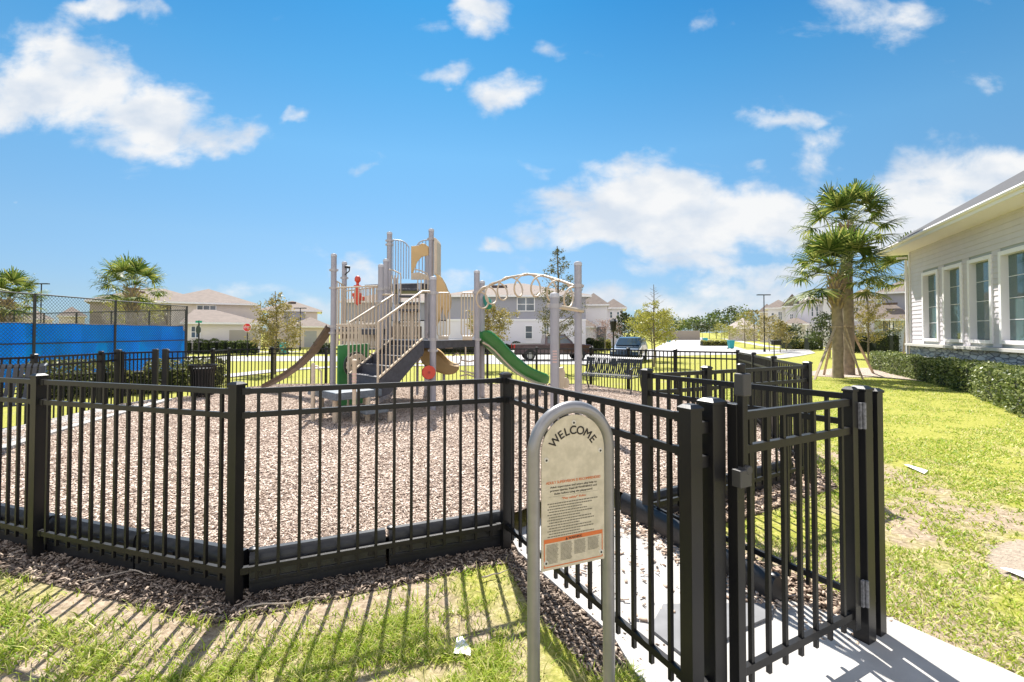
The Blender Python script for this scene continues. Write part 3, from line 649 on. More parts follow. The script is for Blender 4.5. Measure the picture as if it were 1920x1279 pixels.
    for (p,q) in((a0,b0),(c0,d0)):
        for zz,nm in((0,'stringer'),):
            P=[(p[0],p[1],1.52),(p[0],p[1],1.26),(p[0]+(q[0]-p[0])*.78,p[1]+(q[1]-p[1])*.78,.55),(q[0],q[1],.5),(q[0],q[1],.82)]
            obj('stringer',MB().slab(P,(.035,-.01,0)),darkd,t,world=True)
        obj('stringer_trim',MB().bar((p[0],p[1]-.01,1.54),(q[0],q[1]-.01,.84),.05,.025),tanm,t,world=True)
        mb=MB(); n=12
        mb.tube([(q[0],q[1],.15),(q[0],q[1],1.85)],.022,8)
        top=[(q[0],q[1],1.84),(p[0],p[1],2.47)]
        mb.tube(top+[ (A[0],A[1],2.47) if p is a0 else (C[0],C[1],2.5)],.022,8)
        for i in range(1,n):
            f=i/n; x=q[0]+(p[0]-q[0])*f;y=q[1]+(p[1]-q[1])*f; mb.tube([(x,y,.84+.7*f),(x,y,1.84+.63*f)],.0125,6)
        x,y=(q[0]*.45+p[0]*.55),(q[1]*.45+p[1]*.55)
        obj('handrail',mb,tanm,t,smooth=True,world=True)
    for i in range(4):
        f=(i+.5)/4; z=.86+.7*i/4
        x1,y1=b0[0]+(a0[0]-b0[0])*f,b0[1]+(a0[1]-b0[1])*f; x2,y2=d0[0]+(c0[0]-d0[0])*f,d0[1]+(c0[1]-d0[1])*f
        e=Vector((a0[0]-b0[0],a0[1]-b0[1]))/8*1.1
        poly=[(x1-e.x,y1-e.y),(x1+e.x,y1+e.y),(x2+e.x,y2+e.y),(x2-e.x,y2-e.y)]
        obj('step',MB().prism(poly,z-.19,z).bar((poly[0][0],poly[0][1],z+.004),(poly[3][0],poly[3][1],z+.004),.03,.015),darkd,t,world=True)
    # transfer platforms
    ang=math.atan2(d0[1]-b0[1],d0[0]-b0[0])
    m1=((b0[0]+d0[0])/2-.22,(b0[1]+d0[1])/2-.33)
    obj('transfer_platform',MB().box((m1[0],m1[1],.60),(1.15,.85,.13),ang),mat('blue_grey_deck',(.14,.17,.20),.6,var=.3,vs=20),t,world=True,bev=.015)
    obj('transfer_platform',MB().box((m1[0]+.55,m1[1]-.3,.34),(.55,.42,.09),ang),mat('blue_grey_deck',(.14,.17,.20),.6),t,world=True,bev=.015)
    for dx,dy in((-.45,.1),(.0,-.42),(.5,-.25),(.9,-.3),(.35,.1)): obj('platform_leg',MB().lathe((m1[0]+dx,m1[1]+dy,0),[(.045,-.0),(.045,.56 if dx<.8 else .3)],14),tanm,t,smooth=True,world=True)
    # green play panel with tan wheel
    p,q=at(633,9.6),at(692,10.15)
    d=Vector((q[0]-p[0],q[1]-p[1],0)).normalized(); nrm=Vector((d.y,-d.x,0))
    obj('green_panel',MB().slab([(p[0],p[1],.15),(q[0],q[1],.15),(q[0],q[1],1.42),(p[0],p[1],1.40)],tuple(nrm*.03)),mat('green_panel',(.055,.25,.075),.45,var=.1),t,world=True,bev=.006)
    wc=Vector(P3(667,684,9.55)); 
    def disc(c,r,th,nn,seg=28,teeth=0):
        ax=d; up=Vector((0,0,1)); pts=[]
        for k in range(seg):
            a=2*PI*k/seg; rr=r*(1+ (.08 if teeth and k%2 else 0)); pts.append(c+ax*math.cos(a)*rr+up*math.sin(a)*rr)
        return MB().slab(pts,tuple(nn*th))
    obj('wheel_ring',disc(wc,.27,.03,nrm,teeth=0),mat('dark_ring',(.03,.04,.03),.5),t,world=True,bev=.004)
    w=obj('tan_wheel',disc(wc+nrm*.035,.22,.05,nrm,teeth=1),tanm,t,world=True,bev=.006)
    for k in range(10):
        a=2*PI*k/10; obj('wheel_hole',disc(wc+nrm*.088+d*math.cos(a)*.13+Vector((0,0,math.sin(a)*.13)),.022,.004,nrm,12),mat('dark_ring',(.03,.04,.03),.5),w,world=True)
    # red orange disc drum
    c=Vector(P3(803.5,698,9.1)); ax=Vector((.9,.43,0)); nn=Vector((.43,-.9,0)); up=Vector((0,0,1)); pts=[c+ax*math.cos(2*PI*k/30)*.135+up*math.sin(2*PI*k/30)*.135 for k in range(30)]
    dd=obj('red_drum',MB().slab(pts,tuple(nn*.05)),redp,t,world=True,bev=.01)
    pts=[c+nn*.052+ax*math.cos(2*PI*k/20)*.025+up*math.sin(2*PI*k/20)*.025 for k in range(20)]; obj('drum_hub',MB().slab(pts,tuple(nn*.012)),mat('dark_red',(.35,.03,.02),.4),dd,world=True)
    # red spinner figure on the left deck
    x,y=at(670,11.0); 
    obj('red_spinner',MB().lathe((x,y,0),[(.0,3.0),(.04,2.99),(.07,2.94),(.07,2.88),(.03,2.83),(.035,2.78),(.09,2.77),(.09,2.74),(.04,2.72),(.05,2.62),(.02,2.3)][::-1],16).box((x,y,2.52),(.17,.12,.14)).box((x,y,2.40),(.13,.1,.14)).box((x-.11,y,2.55),(.07,.07,.08)).box((x+.12,y,2.46),(.08,.08,.1)),redp,t,smooth=True,world=True,bev=.008)
    obj('viewer',MB().tube([P3(646,515,12.2),P3(654,508,12.2),P3(655,500,12.2)],.015,6).tube([P3(646,500,12.2),P3(655,501,12.2)],.035,8),black,t,world=True)
    # brown bark climber
    prof=[(620,613,11.5),(606,634,11.6),(588,660,11.75),(562,686,12.0),(532,707,12.25),(500,724,12.5)]
    V=[];F=[];wd=Vector((.04,.17,0))
    for u,v,D in prof:
        c=Vector(P3(u,v,D))
        for o_,dz in((-1,.06),(-.7,.0),(.7,.0),(1,.06),(1,-.02),(-1,-.04)): V.append(tuple(c+wd*o_+Vector((0,0,dz))))
    n=6
    for i in range(len(prof)-1):
        for k in range(n): F.append((i*n+k,i*n+(k+1)%n,(i+1)*n+(k+1)%n,(i+1)*n+k))
    F+=[tuple(range(n)),tuple((len(prof)-1)*n+k for k in range(n))]
    obj('bark_climber',MB().add(V,F),brownp,t,world=True)
    # tan barrier loops between A and B
    def loop(u0,u1,v0,v1,D,r=.014):
        c=4; pts=[(u0,v1-c),(u0,v0+c),(u0+c*.7,v0),(u1-c*.7,v0),(u1,v0+c),(u1,v1-c),(u1-c*.7,v1),(u0+c*.7,v1),(u0,v1-c)]
        return MB().tube([P3(u,v,D) for u,v in pts],r,6,cap=False)
    for (u0,u1) in((820,843),(865,888)):
        obj('barrier_loop',loop(u0,u1,549,630,9.75),tanm,t,smooth=True,world=True)
        for u in np.linspace(u0,u1,5)[1:-1]: obj('barrier_bar',MB().tube([P3(u,550,9.75),P3(u,629,9.75)],.012,6),tanm,t,smooth=True,world=True)
        obj('barrier_foot',MB().box(P3((u0+u1)/2,634,9.75),(.2,.1,.09)),tanm,t,world=True,bev=.01)
    # tan double slide under the deck
    spts=[((786,650),(786,678)),((800,648),(800,690)),((815,652),(812,697)),((828,660),(826,701)),((838,676),(836,704)),((850,682),(848,703)),((861,684),(860,698))]
    V=[];F=[]
    for (a,b) in spts:
        V+= [P3(*a,10.7),P3(a[0],(a[1]+b[1])/2+4,10.9),P3(a[0],(a[1]+b[1])/2+3,11.2),P3(a[0]+2,a[1]-2,11.35),P3(b[0],b[1],10.75)]
    n=5
    for i in range(len(spts)-1):
        for k in range(3): F.append((i*n+k,i*n+k+1,(i+1)*n+k+1,(i+1)*n+k))
        F.append((i*n,(i+1)*n,(i+1)*n+4,i*n+4))
    o=obj('tan_slide',MB().add(V,F),tanp,t,smooth=True,world=True); so=o.modifiers.new('s','SOLIDIFY'); so.thickness=.02
    s2=o.modifiers.new('ss','SUBSURF'); s2.levels=1; s2.render_levels=1
    for u in(783,832): obj('slide_leg',MB().tube([P3(u,690 if u>800 else 660,11),P3(u,740,11)],.03,10),postm,t,smooth=True,world=True)
    for pts in([(826,647),(832,643),(836,652),(848,652),(849,646),(856,643),(868,644),(873,652),(874,715)],[(848,668),(858,662),(866,670),(862,682),(850,684)],[(864,675),(880,678),(889,676)],[(862,695),(880,698),(889,700)],[(862,705),(876,702),(889,706)]):
        obj('climber_bar',MB().tube([P3(u,v,10.1) for u,v in pts],.016,8),tanm,t,smooth=True,world=True)
    # green slide
    up=[(905,618),(916,617),(928,623),(945,640),(965,663),(990,685),(1015,697),(1038,702)]; lw=[(905,640),(916,646),(928,656),(945,674),(965,694),(990,711),(1015,722),(1038,728)]
    V=[];F=[];d2=Vector((-.30,.42,0))
    for (u,v),(u2,v2) in zip(up,lw):
        D=10.6+1.4*(u-904)/130; a=Vector(P3(u,v,D)); b=Vector(P3(u2,v2,D)); mid=b+Vector((0,0,.03))
        for q in(b,a,a+d2*.08,mid+d2*.14,mid+d2*.86,a+d2*.92,a+d2,b+d2): V.append(tuple(q))
    n=8
    for i in range(len(up)-1):
        for k in range(n): F.append((i*n+k,i*n+(k+1)%n,(i+1)*n+(k+1)%n,(i+1)*n+k))
    F+=[tuple(range(n)),tuple((len(up)-1)*n+k for k in range(n))]
    o=obj('green_slide',MB().add(V,F),greenp,t,smooth=True,world=True); s2=o.modifiers.new('ss','SUBSURF'); s2.levels=1; s2.render_levels=1
    obj('slide_rail',MB().tube([(P3(u,v+2,10.55+1.4*(u-904)/130)) for u,v in lw],.018,6),tanm,t,smooth=True,world=True)
    obj('slide_leg',MB().tube([P3(1012,722,11.75),P3(1012,744,11.75)],.04,10),postm,t,smooth=True,world=True)
    obj('green_scope',MB().tube([P3(909,556,11.2),P3(914,566,11.1),P3(916,576,11.0)],[.05,.10,.08],12),mat('teal_plastic',(.03,.22,.15),.4),t,smooth=True,world=True)
    # overhead arch with twisted loops
    ar=[(897,548,10.3),(912,538,10.1),(930,530,9.8),(955,520,9.4),(990,514,9.0),(1020,517,8.6),(1050,526,8.25),(1083,538,7.9)]
    rail=[Vector(P3(*p)) for p in ar]
    obj('arch_rail',MB().tube(rail,.024,10),tanm,t,smooth=True,world=True)
    n=7*18; pts=[]
    for i in range(n+1):
        f=i/n; g=f*(len(rail)-1); k=min(int(g),len(rail)-2); c=rail[k].lerp(rail[k+1],g-k)-Vector((0,0,.20)); a=2*PI*7*f
        pts.append(c+Vector((.22*math.sin(a)*.75,.22*math.sin(a)*.62,.21*math.cos(a))))
    obj('twisted_loops',MB().tube(pts,.017,8),tanm,t,smooth=True,world=True)
    obj('cross_bar',MB().tube([P3(1027,572,6.5),P3(1047,575,6.6),P3(1092,583,7.9)],.03,10),tanm,t,smooth=True,world=True)
    st=mat('pink_label',(.62,.42,.38),.6)
    for k in range(5): obj('label_strip',MB().slab([(E1[0]-.035,E1[1]-.067,zat(657+5*k,6.5)),(E1[0]+.025,E1[1]-.067,zat(657+5*k,6.5)),(E1[0]+.025,E1[1]-.067,zat(659.5+5*k,6.5)),(E1[0]-.035,E1[1]-.067,zat(659.5+5*k,6.5))],(0,.004,0)),st,t,world=True)
    obj('tan_bracket',MB().slab([P3(u,v,6.55) for u,v in[(1048,690),(1056,688),(1060,700),(1058,712),(1056,730),(1048,745)]],(0,.08,0)),tanm,t,world=True,bev=.008)
    pts=[Vector(P3(1061,718,6.6))+Vector((math.cos(2*PI*k/24)*.052,0,math.sin(2*PI*k/24)*.075)) for k in range(24)]; obj('tan_disc',MB().slab(pts,(0,.03,0)),tanm,t,world=True,bev=.005)
play()
def tan_posts():
    t=thing('marker_post','tan ribbed post with pink stickers standing in front of the stairs','post',(*at(665,7.75),.1))
    x,y=at(665,7.75); obj('post',MB().lathe((x,y,0),[(.028,.05),(.033,.6),(.036,1.15),(.045,1.17),(.045,1.2),(.02,1.22)],14),tanm,t,smooth=True,world=True)
    for k in range(5): obj('sticker',MB().lathe((x,y,0),[(.038,.72+k*.06),(.038,.745+k*.06)],14),mat('pink_label',(.62,.42,.38),.6),t,smooth=True,world=True)
    x,y=at(588,8.1); t=thing('marker_post','tan post with a thin bent side bar left of the play tower','post',(x,y,.1))
    obj('post',MB().lathe((x,y,0),[(.035,.05),(.035,1.1),(.02,1.13)],14),tanm,t,smooth=True,world=True)
    x2,y2=at(603,8.1); obj('side_bar',MB().tube([(x+.02,y,1.08),(x+.08,y,1.07),(x2,y2,.97),(x2+.01,y2,.08)],.014,8),tanm,t,smooth=True,world=True)
tan_posts()
# ================================================================ BENCHES AND BIN
def bench(label,c,z,rz,Lb=1.7):
    t=thing('metal_bench',label,'bench',(c[0],c[1],z),rz,'black strap metal benches')
    # local: x along the bench, -y is the front
    prof=[(-.30,.40),(-.27,.435),(-.15,.44),(.05,.42),(.16,.45),(.22,.56),(.26,.72),(.31,.86),(.36,.90),(.40,.88)]
    def strap(x,w,i0,i1):
        V=[];F=[]
        pr=prof[i0:i1]
        for y,zz in pr: V+=[(x-w/2,y,zz),(x+w/2,y,zz),(x+w/2,y,zz-.006),(x-w/2,y,zz-.006)]
        for i in range(len(pr)-1):
            for k in range(4): F.append((i*4+k,i*4+(k+1)%4,(i+1)*4+(k+1)%4,(i+1)*4+k))
        return V,F
    n=int(Lb/.062)
    for nm,i0,i1 in(('seat',0,5),('backrest',4,10)):
        mb=MB()
        for i in range(n): mb.add(*strap(-Lb/2+(i+.5)*Lb/n,.043,i0,i1))
        k=(0,4) if nm=='seat' else (6,9)
        for q in k: mb.tube([(-Lb/2,prof[q][0],prof[q][1]-.012),(Lb/2,prof[q][0],prof[q][1]-.012)],.012,6)
        obj(nm,mb,mat('bench_black',(.035,.037,.04),.33),t)
    for x in(-Lb/2,Lb/2):
        obj('side_frame',MB().tube([(x,.40,.88),(x,.30,.86),(x,.24,.62),(x,.20,.42),(x,.24,.2),(x,.34,0)],.022,8).tube([(x,-.31,.0),(x,-.26,.2),(x,-.27,.42),(x,-.31,.62),(x,-.2,.66),(x,.05,.65),(x,.23,.62)],.02,8).tube([(x,-.27,.40),(x,.2,.40)],.018,8),mat('bench_black',(.035,.037,.04),.33),t,smooth=True)
bench('black strap bench in the mulch before the far fence on the right',(2.62,12.75),bedz(2.6,12.7),math.atan2(-.68,.73))
bench('black strap bench at the left edge of the photo',(-7.2,6.0),bedz(-6.4,6)+.20,R(33),1.6)
def bin_():
    x,y=at(381,11.3); t=thing('litter_bin','black slatted litter bin by the far left fence','litter bin',(x,y,bedz(x,y)))
    mb=MB()
    for k in range(24):
        a=2*PI*k/24; c,s=math.cos(a),math.sin(a); mb.tube([(c*.22,s*.22,.05),(c*.235,s*.235,.6),(c*.29,s*.29,.78)],.018,5)
    obj('slats',mb,black,t); obj('liner',MB().lathe((0,0,0),[(.2,.06),(.21,.70)],20),rubber,t,smooth=True)
    obj('rim',MB().tube([(math.cos(2*PI*k/28)*.29,math.sin(2*PI*k/28)*.29,.78) for k in range(29)],.016,6,cap=False),black,t,smooth=True)
bin_()
# ================================================================ FOLIAGE
def leafmat(name,c1,c2,c3=None,trans=.35,rough=.5):
    if name in MATS: return MATS[name]
    m=bpy.data.materials.new(name); m.use_nodes=True; nt=m.node_tree; l=nt.links; b=nt.nodes['Principled BSDF']; b.inputs['Roughness'].default_value=rough; b.inputs['Specular IOR Level'].default_value=.3
    g=nt.nodes.new('ShaderNodeNewGeometry'); rp=nt.nodes.new('ShaderNodeValToRGB'); e=rp.color_ramp.elements; e[0].color=(*c1,1); e[1].color=(*(c3 or c2),1); x=e.new(.55); x.color=(*c2,1)
    l.new(g.outputs['Random Per Island'],rp.inputs[0]); l.new(rp.outputs[0],b.inputs['Base Color'])
    t=nt.nodes.new('ShaderNodeBsdfTranslucent'); l.new(rp.outputs[0],t.inputs[0]); ms=nt.nodes.new('ShaderNodeMixShader'); ms.inputs[0].default_value=trans
    l.new(b.outputs[0],ms.inputs[1]); l.new(t.outputs[0],ms.inputs[2]); l.new(ms.outputs[0],nt.nodes['Material Output'].inputs[0]); MATS[name]=m; return m
def leaves(name,C,size,m,parent,g,asp=.55,up=.0):
    n=len(C); a=g.normal(size=(n,3)); a/=np.linalg.norm(a,axis=1)[:,None]; r=g.normal(size=(n,3)); r[:,2]+=up; b=np.cross(a,r); b/=np.linalg.norm(b,axis=1)[:,None]
    s=(size*g.uniform(.55,1.35,n))[:,None]
    V=np.stack([C-a*s/2,C+b*s*asp/2-a*s*.05,C+a*s/2,C-b*s*asp/2-a*s*.05],1).reshape(-1,3); F=np.arange(n*4).reshape(-1,4)
    return npmesh(name,V,F,m,parent)
bark=mat('bark',(.20,.16,.125),.9,var=.4,vs=14,bump=.6,bs=30)
def tree(label,u,D,ztop,zlow,wid,m,n=2600,ls=.10,cone=.6,bare=.0,seed=1,kind='small_tree',cat='tree',group=None,clump=.22,sparse=1.,lean=0.,tr=None):
    g=np.random.default_rng(seed); x,y=at(u,D); z0=GZ(x,y); H=ztop-z0
    t=thing(kind,label,cat,(x,y,z0),0,group)
    tr=tr or max(.03,H*.012); mb=MB()
    def cx(h): return lean*h+.03*math.sin(h*2+seed),.03*math.cos(h*1.7+seed)
    hs=np.linspace(0,H*.97,9); mb.tube([(*cx(h),h-.05) for h in hs],[tr*(1-.85*h/H)+.006 for h in hs],7)
    zl=zlow-z0; Cs=[]; nl=int(26+H*3)
    for i in range(nl):
        f=(i+g.uniform(0,.8))/nl; h=zl*.92+(H*.96-zl)*f
        R_=wid/2*((1-f)**cone*.98+.06)*g.uniform(.65,1.12)
        if f<.12: R_*=.75
        a=i*2.39996+g.uniform(-.4,.4); rise=R_*g.uniform(.25,.8)
        bx,by=cx(h); P=[]; 
        for k in range(5):
            q=k/4; P.append((bx+math.cos(a)*R_*q+g.normal(0,.02)*R_,by+math.sin(a)*R_*q+g.normal(0,.02)*R_,h-.05+rise*q**1.3))
        mb.tube(P,[max(.004,tr*.35*(1-f*.6)*(1-.8*k/4)) for k in range(5)],4,cap=False)
        for k in (2,3,4):
            for s in range(2):
                da=a+g.uniform(-1,1); l2=R_*.32; q=(P[k][0]+math.cos(da)*l2,P[k][1]+math.sin(da)*l2,P[k][2]+l2*g.uniform(0,.8)); mb.tube([P[k],q],[.006,.003],3,cap=False)
                if g.random()>bare*max(0,f-.25)*1.6: Cs.append((*q,R_))
            if g.random()>bare*max(0,f-.25)*1.6: Cs.append((*P[k],R_))
    obj('trunk',mb,bark,t,smooth=False)
    if n:
        Cs=np.array(Cs); w=g.uniform(.2,1,len(Cs))**1.5; w/=w.sum(); idx=g.choice(len(Cs),n,p=w); c=Cs[idx,:3]; rad=clump*np.sqrt(np.clip(Cs[idx,3],.15,None))
        off=g.normal(size=(n,3))*(rad*.55)[:,None]; off[:,2]*=.8
        o=leaves('crown',c+off,ls,m,t,g)
    return t
spring=leafmat('spring_leaf',(.16,.15,.035),(.30,.25,.07),(.40,.31,.11)); olive=leafmat('olive_leaf',(.045,.06,.02),(.12,.12,.04),(.27,.22,.08)); dk=leafmat('dark_leaf',(.02,.035,.012),(.055,.075,.02),(.10,.12,.04))
yell=leafmat('yellow_green_leaf',(.20,.21,.03),(.34,.33,.06),(.42,.38,.10)); pink=leafmat('bare_pinkish_twig',(.25,.15,.12),(.34,.22,.18)); mid=leafmat('mid_leaf',(.04,.07,.015),(.10,.14,.03),(.18,.22,.06))
hedgel=leafmat('hedge_leaf',(.04,.07,.014),(.15,.19,.045),(.40,.43,.19),rough=.4)
tree('small oak with brownish spring leaves beyond the far left fence',517,21.5,zat(539,21.5),zat(660,21.5),2.5,spring,5200,.09,seed=3,bare=.9,tr=.055,cone=.8)
tree('small oak partly hidden behind the grey posts of the play set',915,24,zat(563,24),zat(640,24),2.3,spring,5200,.10,seed=4,bare=.3)
tree('tall narrow olive-green oak between the two right-hand play posts',1046,23,zat(452,23),zat(632,23),2.2,olive,4300,.085,seed=5,bare=.75,tr=.09,cone=.62)
tree('thin young tree with a bare top behind the parked blue car',1226,27,zat(527,27),zat(642,27),2.5,yell,3200,.11,seed=6,bare=1.3,tr=.06,cone=.9)
tree('bushy yellow-green small tree behind the thin bare-topped one',1222,33,zat(583,33),zat(645,33),3.2,yell,4200,.12,seed=7,cone=.45)
tree('dark evergreen tree beside the white houses',1171,46,zat(583,46),zat(640,46),2.4,dk,1600,.22,seed=8,cone=.5)
tree('pinkish bare shrub tree before the white house',1135,44,zat(600,44),zat(640,44),3.2,pink,900,.12,seed=9,cone=.4)
tree('brown-yellow young tree right of the palm trunks',1628,31,zat(528,31),zat(640,31),2.9,spring,5000,.10,seed=10,bare=.6,tr=.06,cone=.75)
for i,(u,D,vt,vb,w,mm) in enumerate([(1396,62,583,640,3.2,yell),(1414,58,578,640,3.4,spring),(1442,50,590,640,3.2,spring),(1463,47,598,642,2.2,spring),(1352,95,606,634,4.2,yell),(1368,88,610,634,3,yell)]):
    tree('young street tree with pale spring leaves, '+['far side of the street','behind the lamp post','right of the lamp post','near the mailbox','yellowest, at the street end','small, at the street end'][i],u,D,zat(vt,D),zat(vb,D),w,mm,1500,.16,seed=20+i,cone=.55,group='young trees along the street')
tree('dark magnolia bush with bare gaps left of the palm trunks',1556,37,zat(588,37),zat(655,37),2.7,dk,1700,.2,seed=31,cone=.35,clump=.3)
tree('round dark green bush by the white house porch',1474,52,zat(612,52),zat(648,52),2.8,dk,1500,.24,seed=32,cone=.3,clump=.35,kind='shrub',cat='shrub')
tree('yellowish bushy tree behind the left palm',256,37,zat(548,37),zat(612,37),3.6,yell,2300,.15,seed=33,cone=.3)
tree('pale leafless-looking tree at the left edge behind the court fence',12,40,zat(567,40),zat(610,40),4,spring,1500,.15,seed=34,cone=.3)
g0=np.random.default_rng(5)
fl=[(1262,598,8),(1275,606,7),(1290,600,9),(1304,596,6),(1317,608,8),(1330,589,6),(1343,580,7),(1358,592,9),(1372,576,10),(1386,572,10),(1400,580,10),(1240,604,8),(1206,590,8),(1190,596,9),(1445,576,10)]
for i,(u,vt,w) in enumerate(fl):
    D=150+g0.uniform(-25,40); tree('distant tree on the skyline, number %d counted among the far trees'%(i+1) if 0 else 'distant tree on the skyline at the end of the street',u,D,zat(vt,D),zat(622,D),w,mid if i%4 else dk,300,.85,seed=50+i,cone=.4 if i%2 else .8,bare=.5,clump=.8,kind='distant_tree',group='distant trees at the end of the street')
# hedges / shrubs from leaves filling a box
def hedge(label,pts,w,h,n,ls,m=None,seed=1,group=None,kind='hedge',cat='hedge',zf=GZ,lump=.15):
    g=np.random.default_rng(seed); p=np.array(pts,float); seg=np.linalg.norm(np.diff(p,axis=0),axis=1); cum=np.r_[0,np.cumsum(seg)]; L=cum[-1]
    t=thing(kind,label,cat,(p[0,0],p[0,1],zf(*p[0])),0,group)
    s=g.uniform(0,L,n); k=np.clip(np.searchsorted(cum,s)-1,0,len(seg)-1); f=(s-cum[k])/seg[k]; c=p[k]+(p[k+1]-p[k])*f[:,None]; d=(p[k+1]-p[k])/seg[k][:,None]
    a=g.uniform(-1,1,n); b=g.uniform(0,1,n)
    # push most leaves to the shell
    sh=g.random(n)<.75; side=g.random(n)<.65
    a=np.where(sh&side,np.sign(a)*g.uniform(.82,1.05,n),a); b=np.where(sh&~side,g.uniform(.88,1.04,n),b)
    lum=1+lump*(vnoise(s,s*0,.55,seed)*2-1)
    off=a*w/2*lum; x=c[:,0]-d[:,1]*off; y=c[:,1]+d[:,0]*off; z=np.array([zf(q,r) for q,r in zip(x,y)])+b*h*lum
    r=t.location
    leaves('foliage',np.stack([x-r.x,y-r.y,z-r.z],1),ls,m or hedgel,t,g,asp=.6)
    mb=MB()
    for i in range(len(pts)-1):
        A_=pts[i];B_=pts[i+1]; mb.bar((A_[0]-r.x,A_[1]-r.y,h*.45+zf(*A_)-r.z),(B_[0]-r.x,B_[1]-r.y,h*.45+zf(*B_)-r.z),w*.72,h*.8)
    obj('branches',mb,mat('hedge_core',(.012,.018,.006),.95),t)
# ================================================================ PALMS
def palm(label,u,D,zc,r,tr,nf=29,seed=1,zt=None,group='sabal palms',boots=True):
    g=np.random.default_rng(seed); x,y=at(u,D); z0=GZ(x,y); t=thing('palm_tree',label,'palm',(x,y,z0),0,group); H=zc-z0
    hs=np.linspace(0,H,14); mb=MB().tube([(.02*math.sin(h),0,h-.05) for h in hs],[tr*(1.12 if i==0 else 1+.04*math.sin(i*2.1)) for i,h in enumerate(hs)],16)
    tk=obj('trunk',mb,mat('palm_trunk',(.36,.28,.205),.9,var=.35,vs=5,bump=.8,bs=14),t,smooth=True)
    if boots:
        mb=MB()
        for k in range(64):
            a=k*2.4; h=H-1.55+k*.022; c,s=math.cos(a),math.sin(a); mb.bar((c*tr*.95,s*tr*.95,h),(c*(tr+.15),s*(tr+.15),h+.30),.075,.03)
        obj('boots',mb,mat('palm_boots',(.40,.29,.17),.9,var=.4,vs=9),t)
    V=[];F=[];stem=MB()
    for i in range(nf):
        a=i*2.39996+g.uniform(-.3,.3); el=R(82)-R(112)*((i+.5)/nf)+g.normal(0,.1); pl=r*g.uniform(.42,.56)
        d=Vector((math.cos(a)*math.cos(el),math.sin(a)*math.cos(el),math.sin(el))); base=Vector((math.cos(a)*tr*.7,math.sin(a)*tr*.7,H-.1+.25*math.sin(el)))
        e=base+d*pl+Vector((0,0,-.05*pl)); stem.tube([base,base+d*pl*.5+Vector((0,0,.03)),e],[.02,.014,.01],4,cap=False)
        side=d.cross(Vector((0,0,1))); side.normalize(); up=side.cross(d); fr=r*g.uniform(.42,.58); nl=30
        for k in range(nl):
            th=(k/(nl-1)-.5)*R(215); q=1-.25*abs(th)/2
            v=(d*math.cos(th)+side*math.sin(th)+up*(.22*math.cos(2*th)+g.normal(0,.05))).normalized(); Lf=fr*q*g.uniform(.85,1.1); w=.021*r/1.6+.004
            pv=v.cross(up); pv.normalize(); pv*=w
            m1=e+v*Lf*.45+Vector((0,0,.01)); m2=e+v*Lf*.8+Vector((0,0,-.08*Lf*g.uniform(.2,1.7))); m3=e+v*Lf*.97+Vector((0,0,-.22*Lf*g.uniform(.2,1.8)))
            b=len(V); V+=[e-pv*.4,e+pv*.4,m1+pv,m1-pv,m2+pv*.7,m2-pv*.7,m3]
            F+=[(b,b+1,b+2,b+3),(b+3,b+2,b+4,b+5),(b+5,b+4,b+6,b+6)]
    F=[f if f[2]!=f[3] else f[:3] for f in F]
    me=bpy.data.meshes.new('fronds'); me.from_pydata([tuple(v) for v in V],[],F); me.materials.append(leafmat('palm_leaf',(.035,.07,.012),(.12,.175,.03),(.38,.38,.10),trans=.38,rough=.5)); o=link(bpy.data.objects.new('fronds',me)); o.parent=t
    obj('leaf_stems',stem,mat('palm_stem',(.22,.24,.07),.6),t)
    return t
palm('tall sabal palm on the right whose trunk is propped, rear one with the upper crown',1590,21.2,zat(420,21.2),2.25,.225,seed=2)
palm('sabal palm on the right in front with the lower crown over propped trunk',1569.5,19.6,zat(512,19.6),2.25,.2,nf=36,seed=3)
palm('sabal palm with a full round crown beyond the blue windscreen',246,27,zat(538,27),2.0,.27,seed=4)
palm('sabal palm cut by the left edge beyond the tennis court',10,27,zat(560,27),2.0,.22,seed=5)
palm('sabal palm mostly hidden behind the corner of the clubhouse',1712,27,zat(510,27),2.5,.22,seed=6)
def props():
    for i,(tu,tv,bu,bv,D0,D1) in enumerate([(1567,612,1525,703,19.5,18.6),(1558,640,1543,688,19.9,21.0),(1577,613,1617,702,19.5,18.9),(1586,612,1612,690,21.0,20.6),(1593,612,1637,688,21.0,22.0),(1700,605,1690,650,26.5,26.2),(1572,630,1600,700,19.7,18.8)][:6]):
        a=Vector(P3(tu,tv,D0)); xb,yb=at(bu,D1); b=Vector((xb,yb,GZ(xb,yb)-.03))
        single('palm_prop',MB().bar(a-b,(0,0,0),.09,.045),wood,['wooden prop leaning right up to the front palm, leftmost','short wooden prop behind the front palm trunk','wooden prop leaning left up to the front palm','wooden prop against the rear palm, near its foot','rightmost wooden prop against the rear palm','wooden prop beside the clubhouse downspout'][i],'prop','wooden props round the palms',loc=(0,0,0)).location=b
    for u,D,z,r_,lab in((1569.5,19.6,zat(613,19.6),.215,'dark strap ring with wood blocks round the front palm trunk'),(1590,21.2,zat(612,21.2),.24,'dark strap ring round the rear palm trunk')):
        x,y=at(u,D); single('palm_collar',MB().lathe((0,0,0),[(r_,-.03),(r_+.03,-.03),(r_+.03,.03),(r_,.03)],16),wood,lab,'strap',loc=(0,0,0)).location=(x,y,z)
props()
# mulch ring beneath the palms
rp_=[G(1500,700),G(1560,691),G(1650,690),G(1700,706),G(1790,722),G(1700,712),G(1650,708),G(1590,708),G(1530,706)]
flatpoly('palm_mulch',rp_,.02,mulchm,.02)
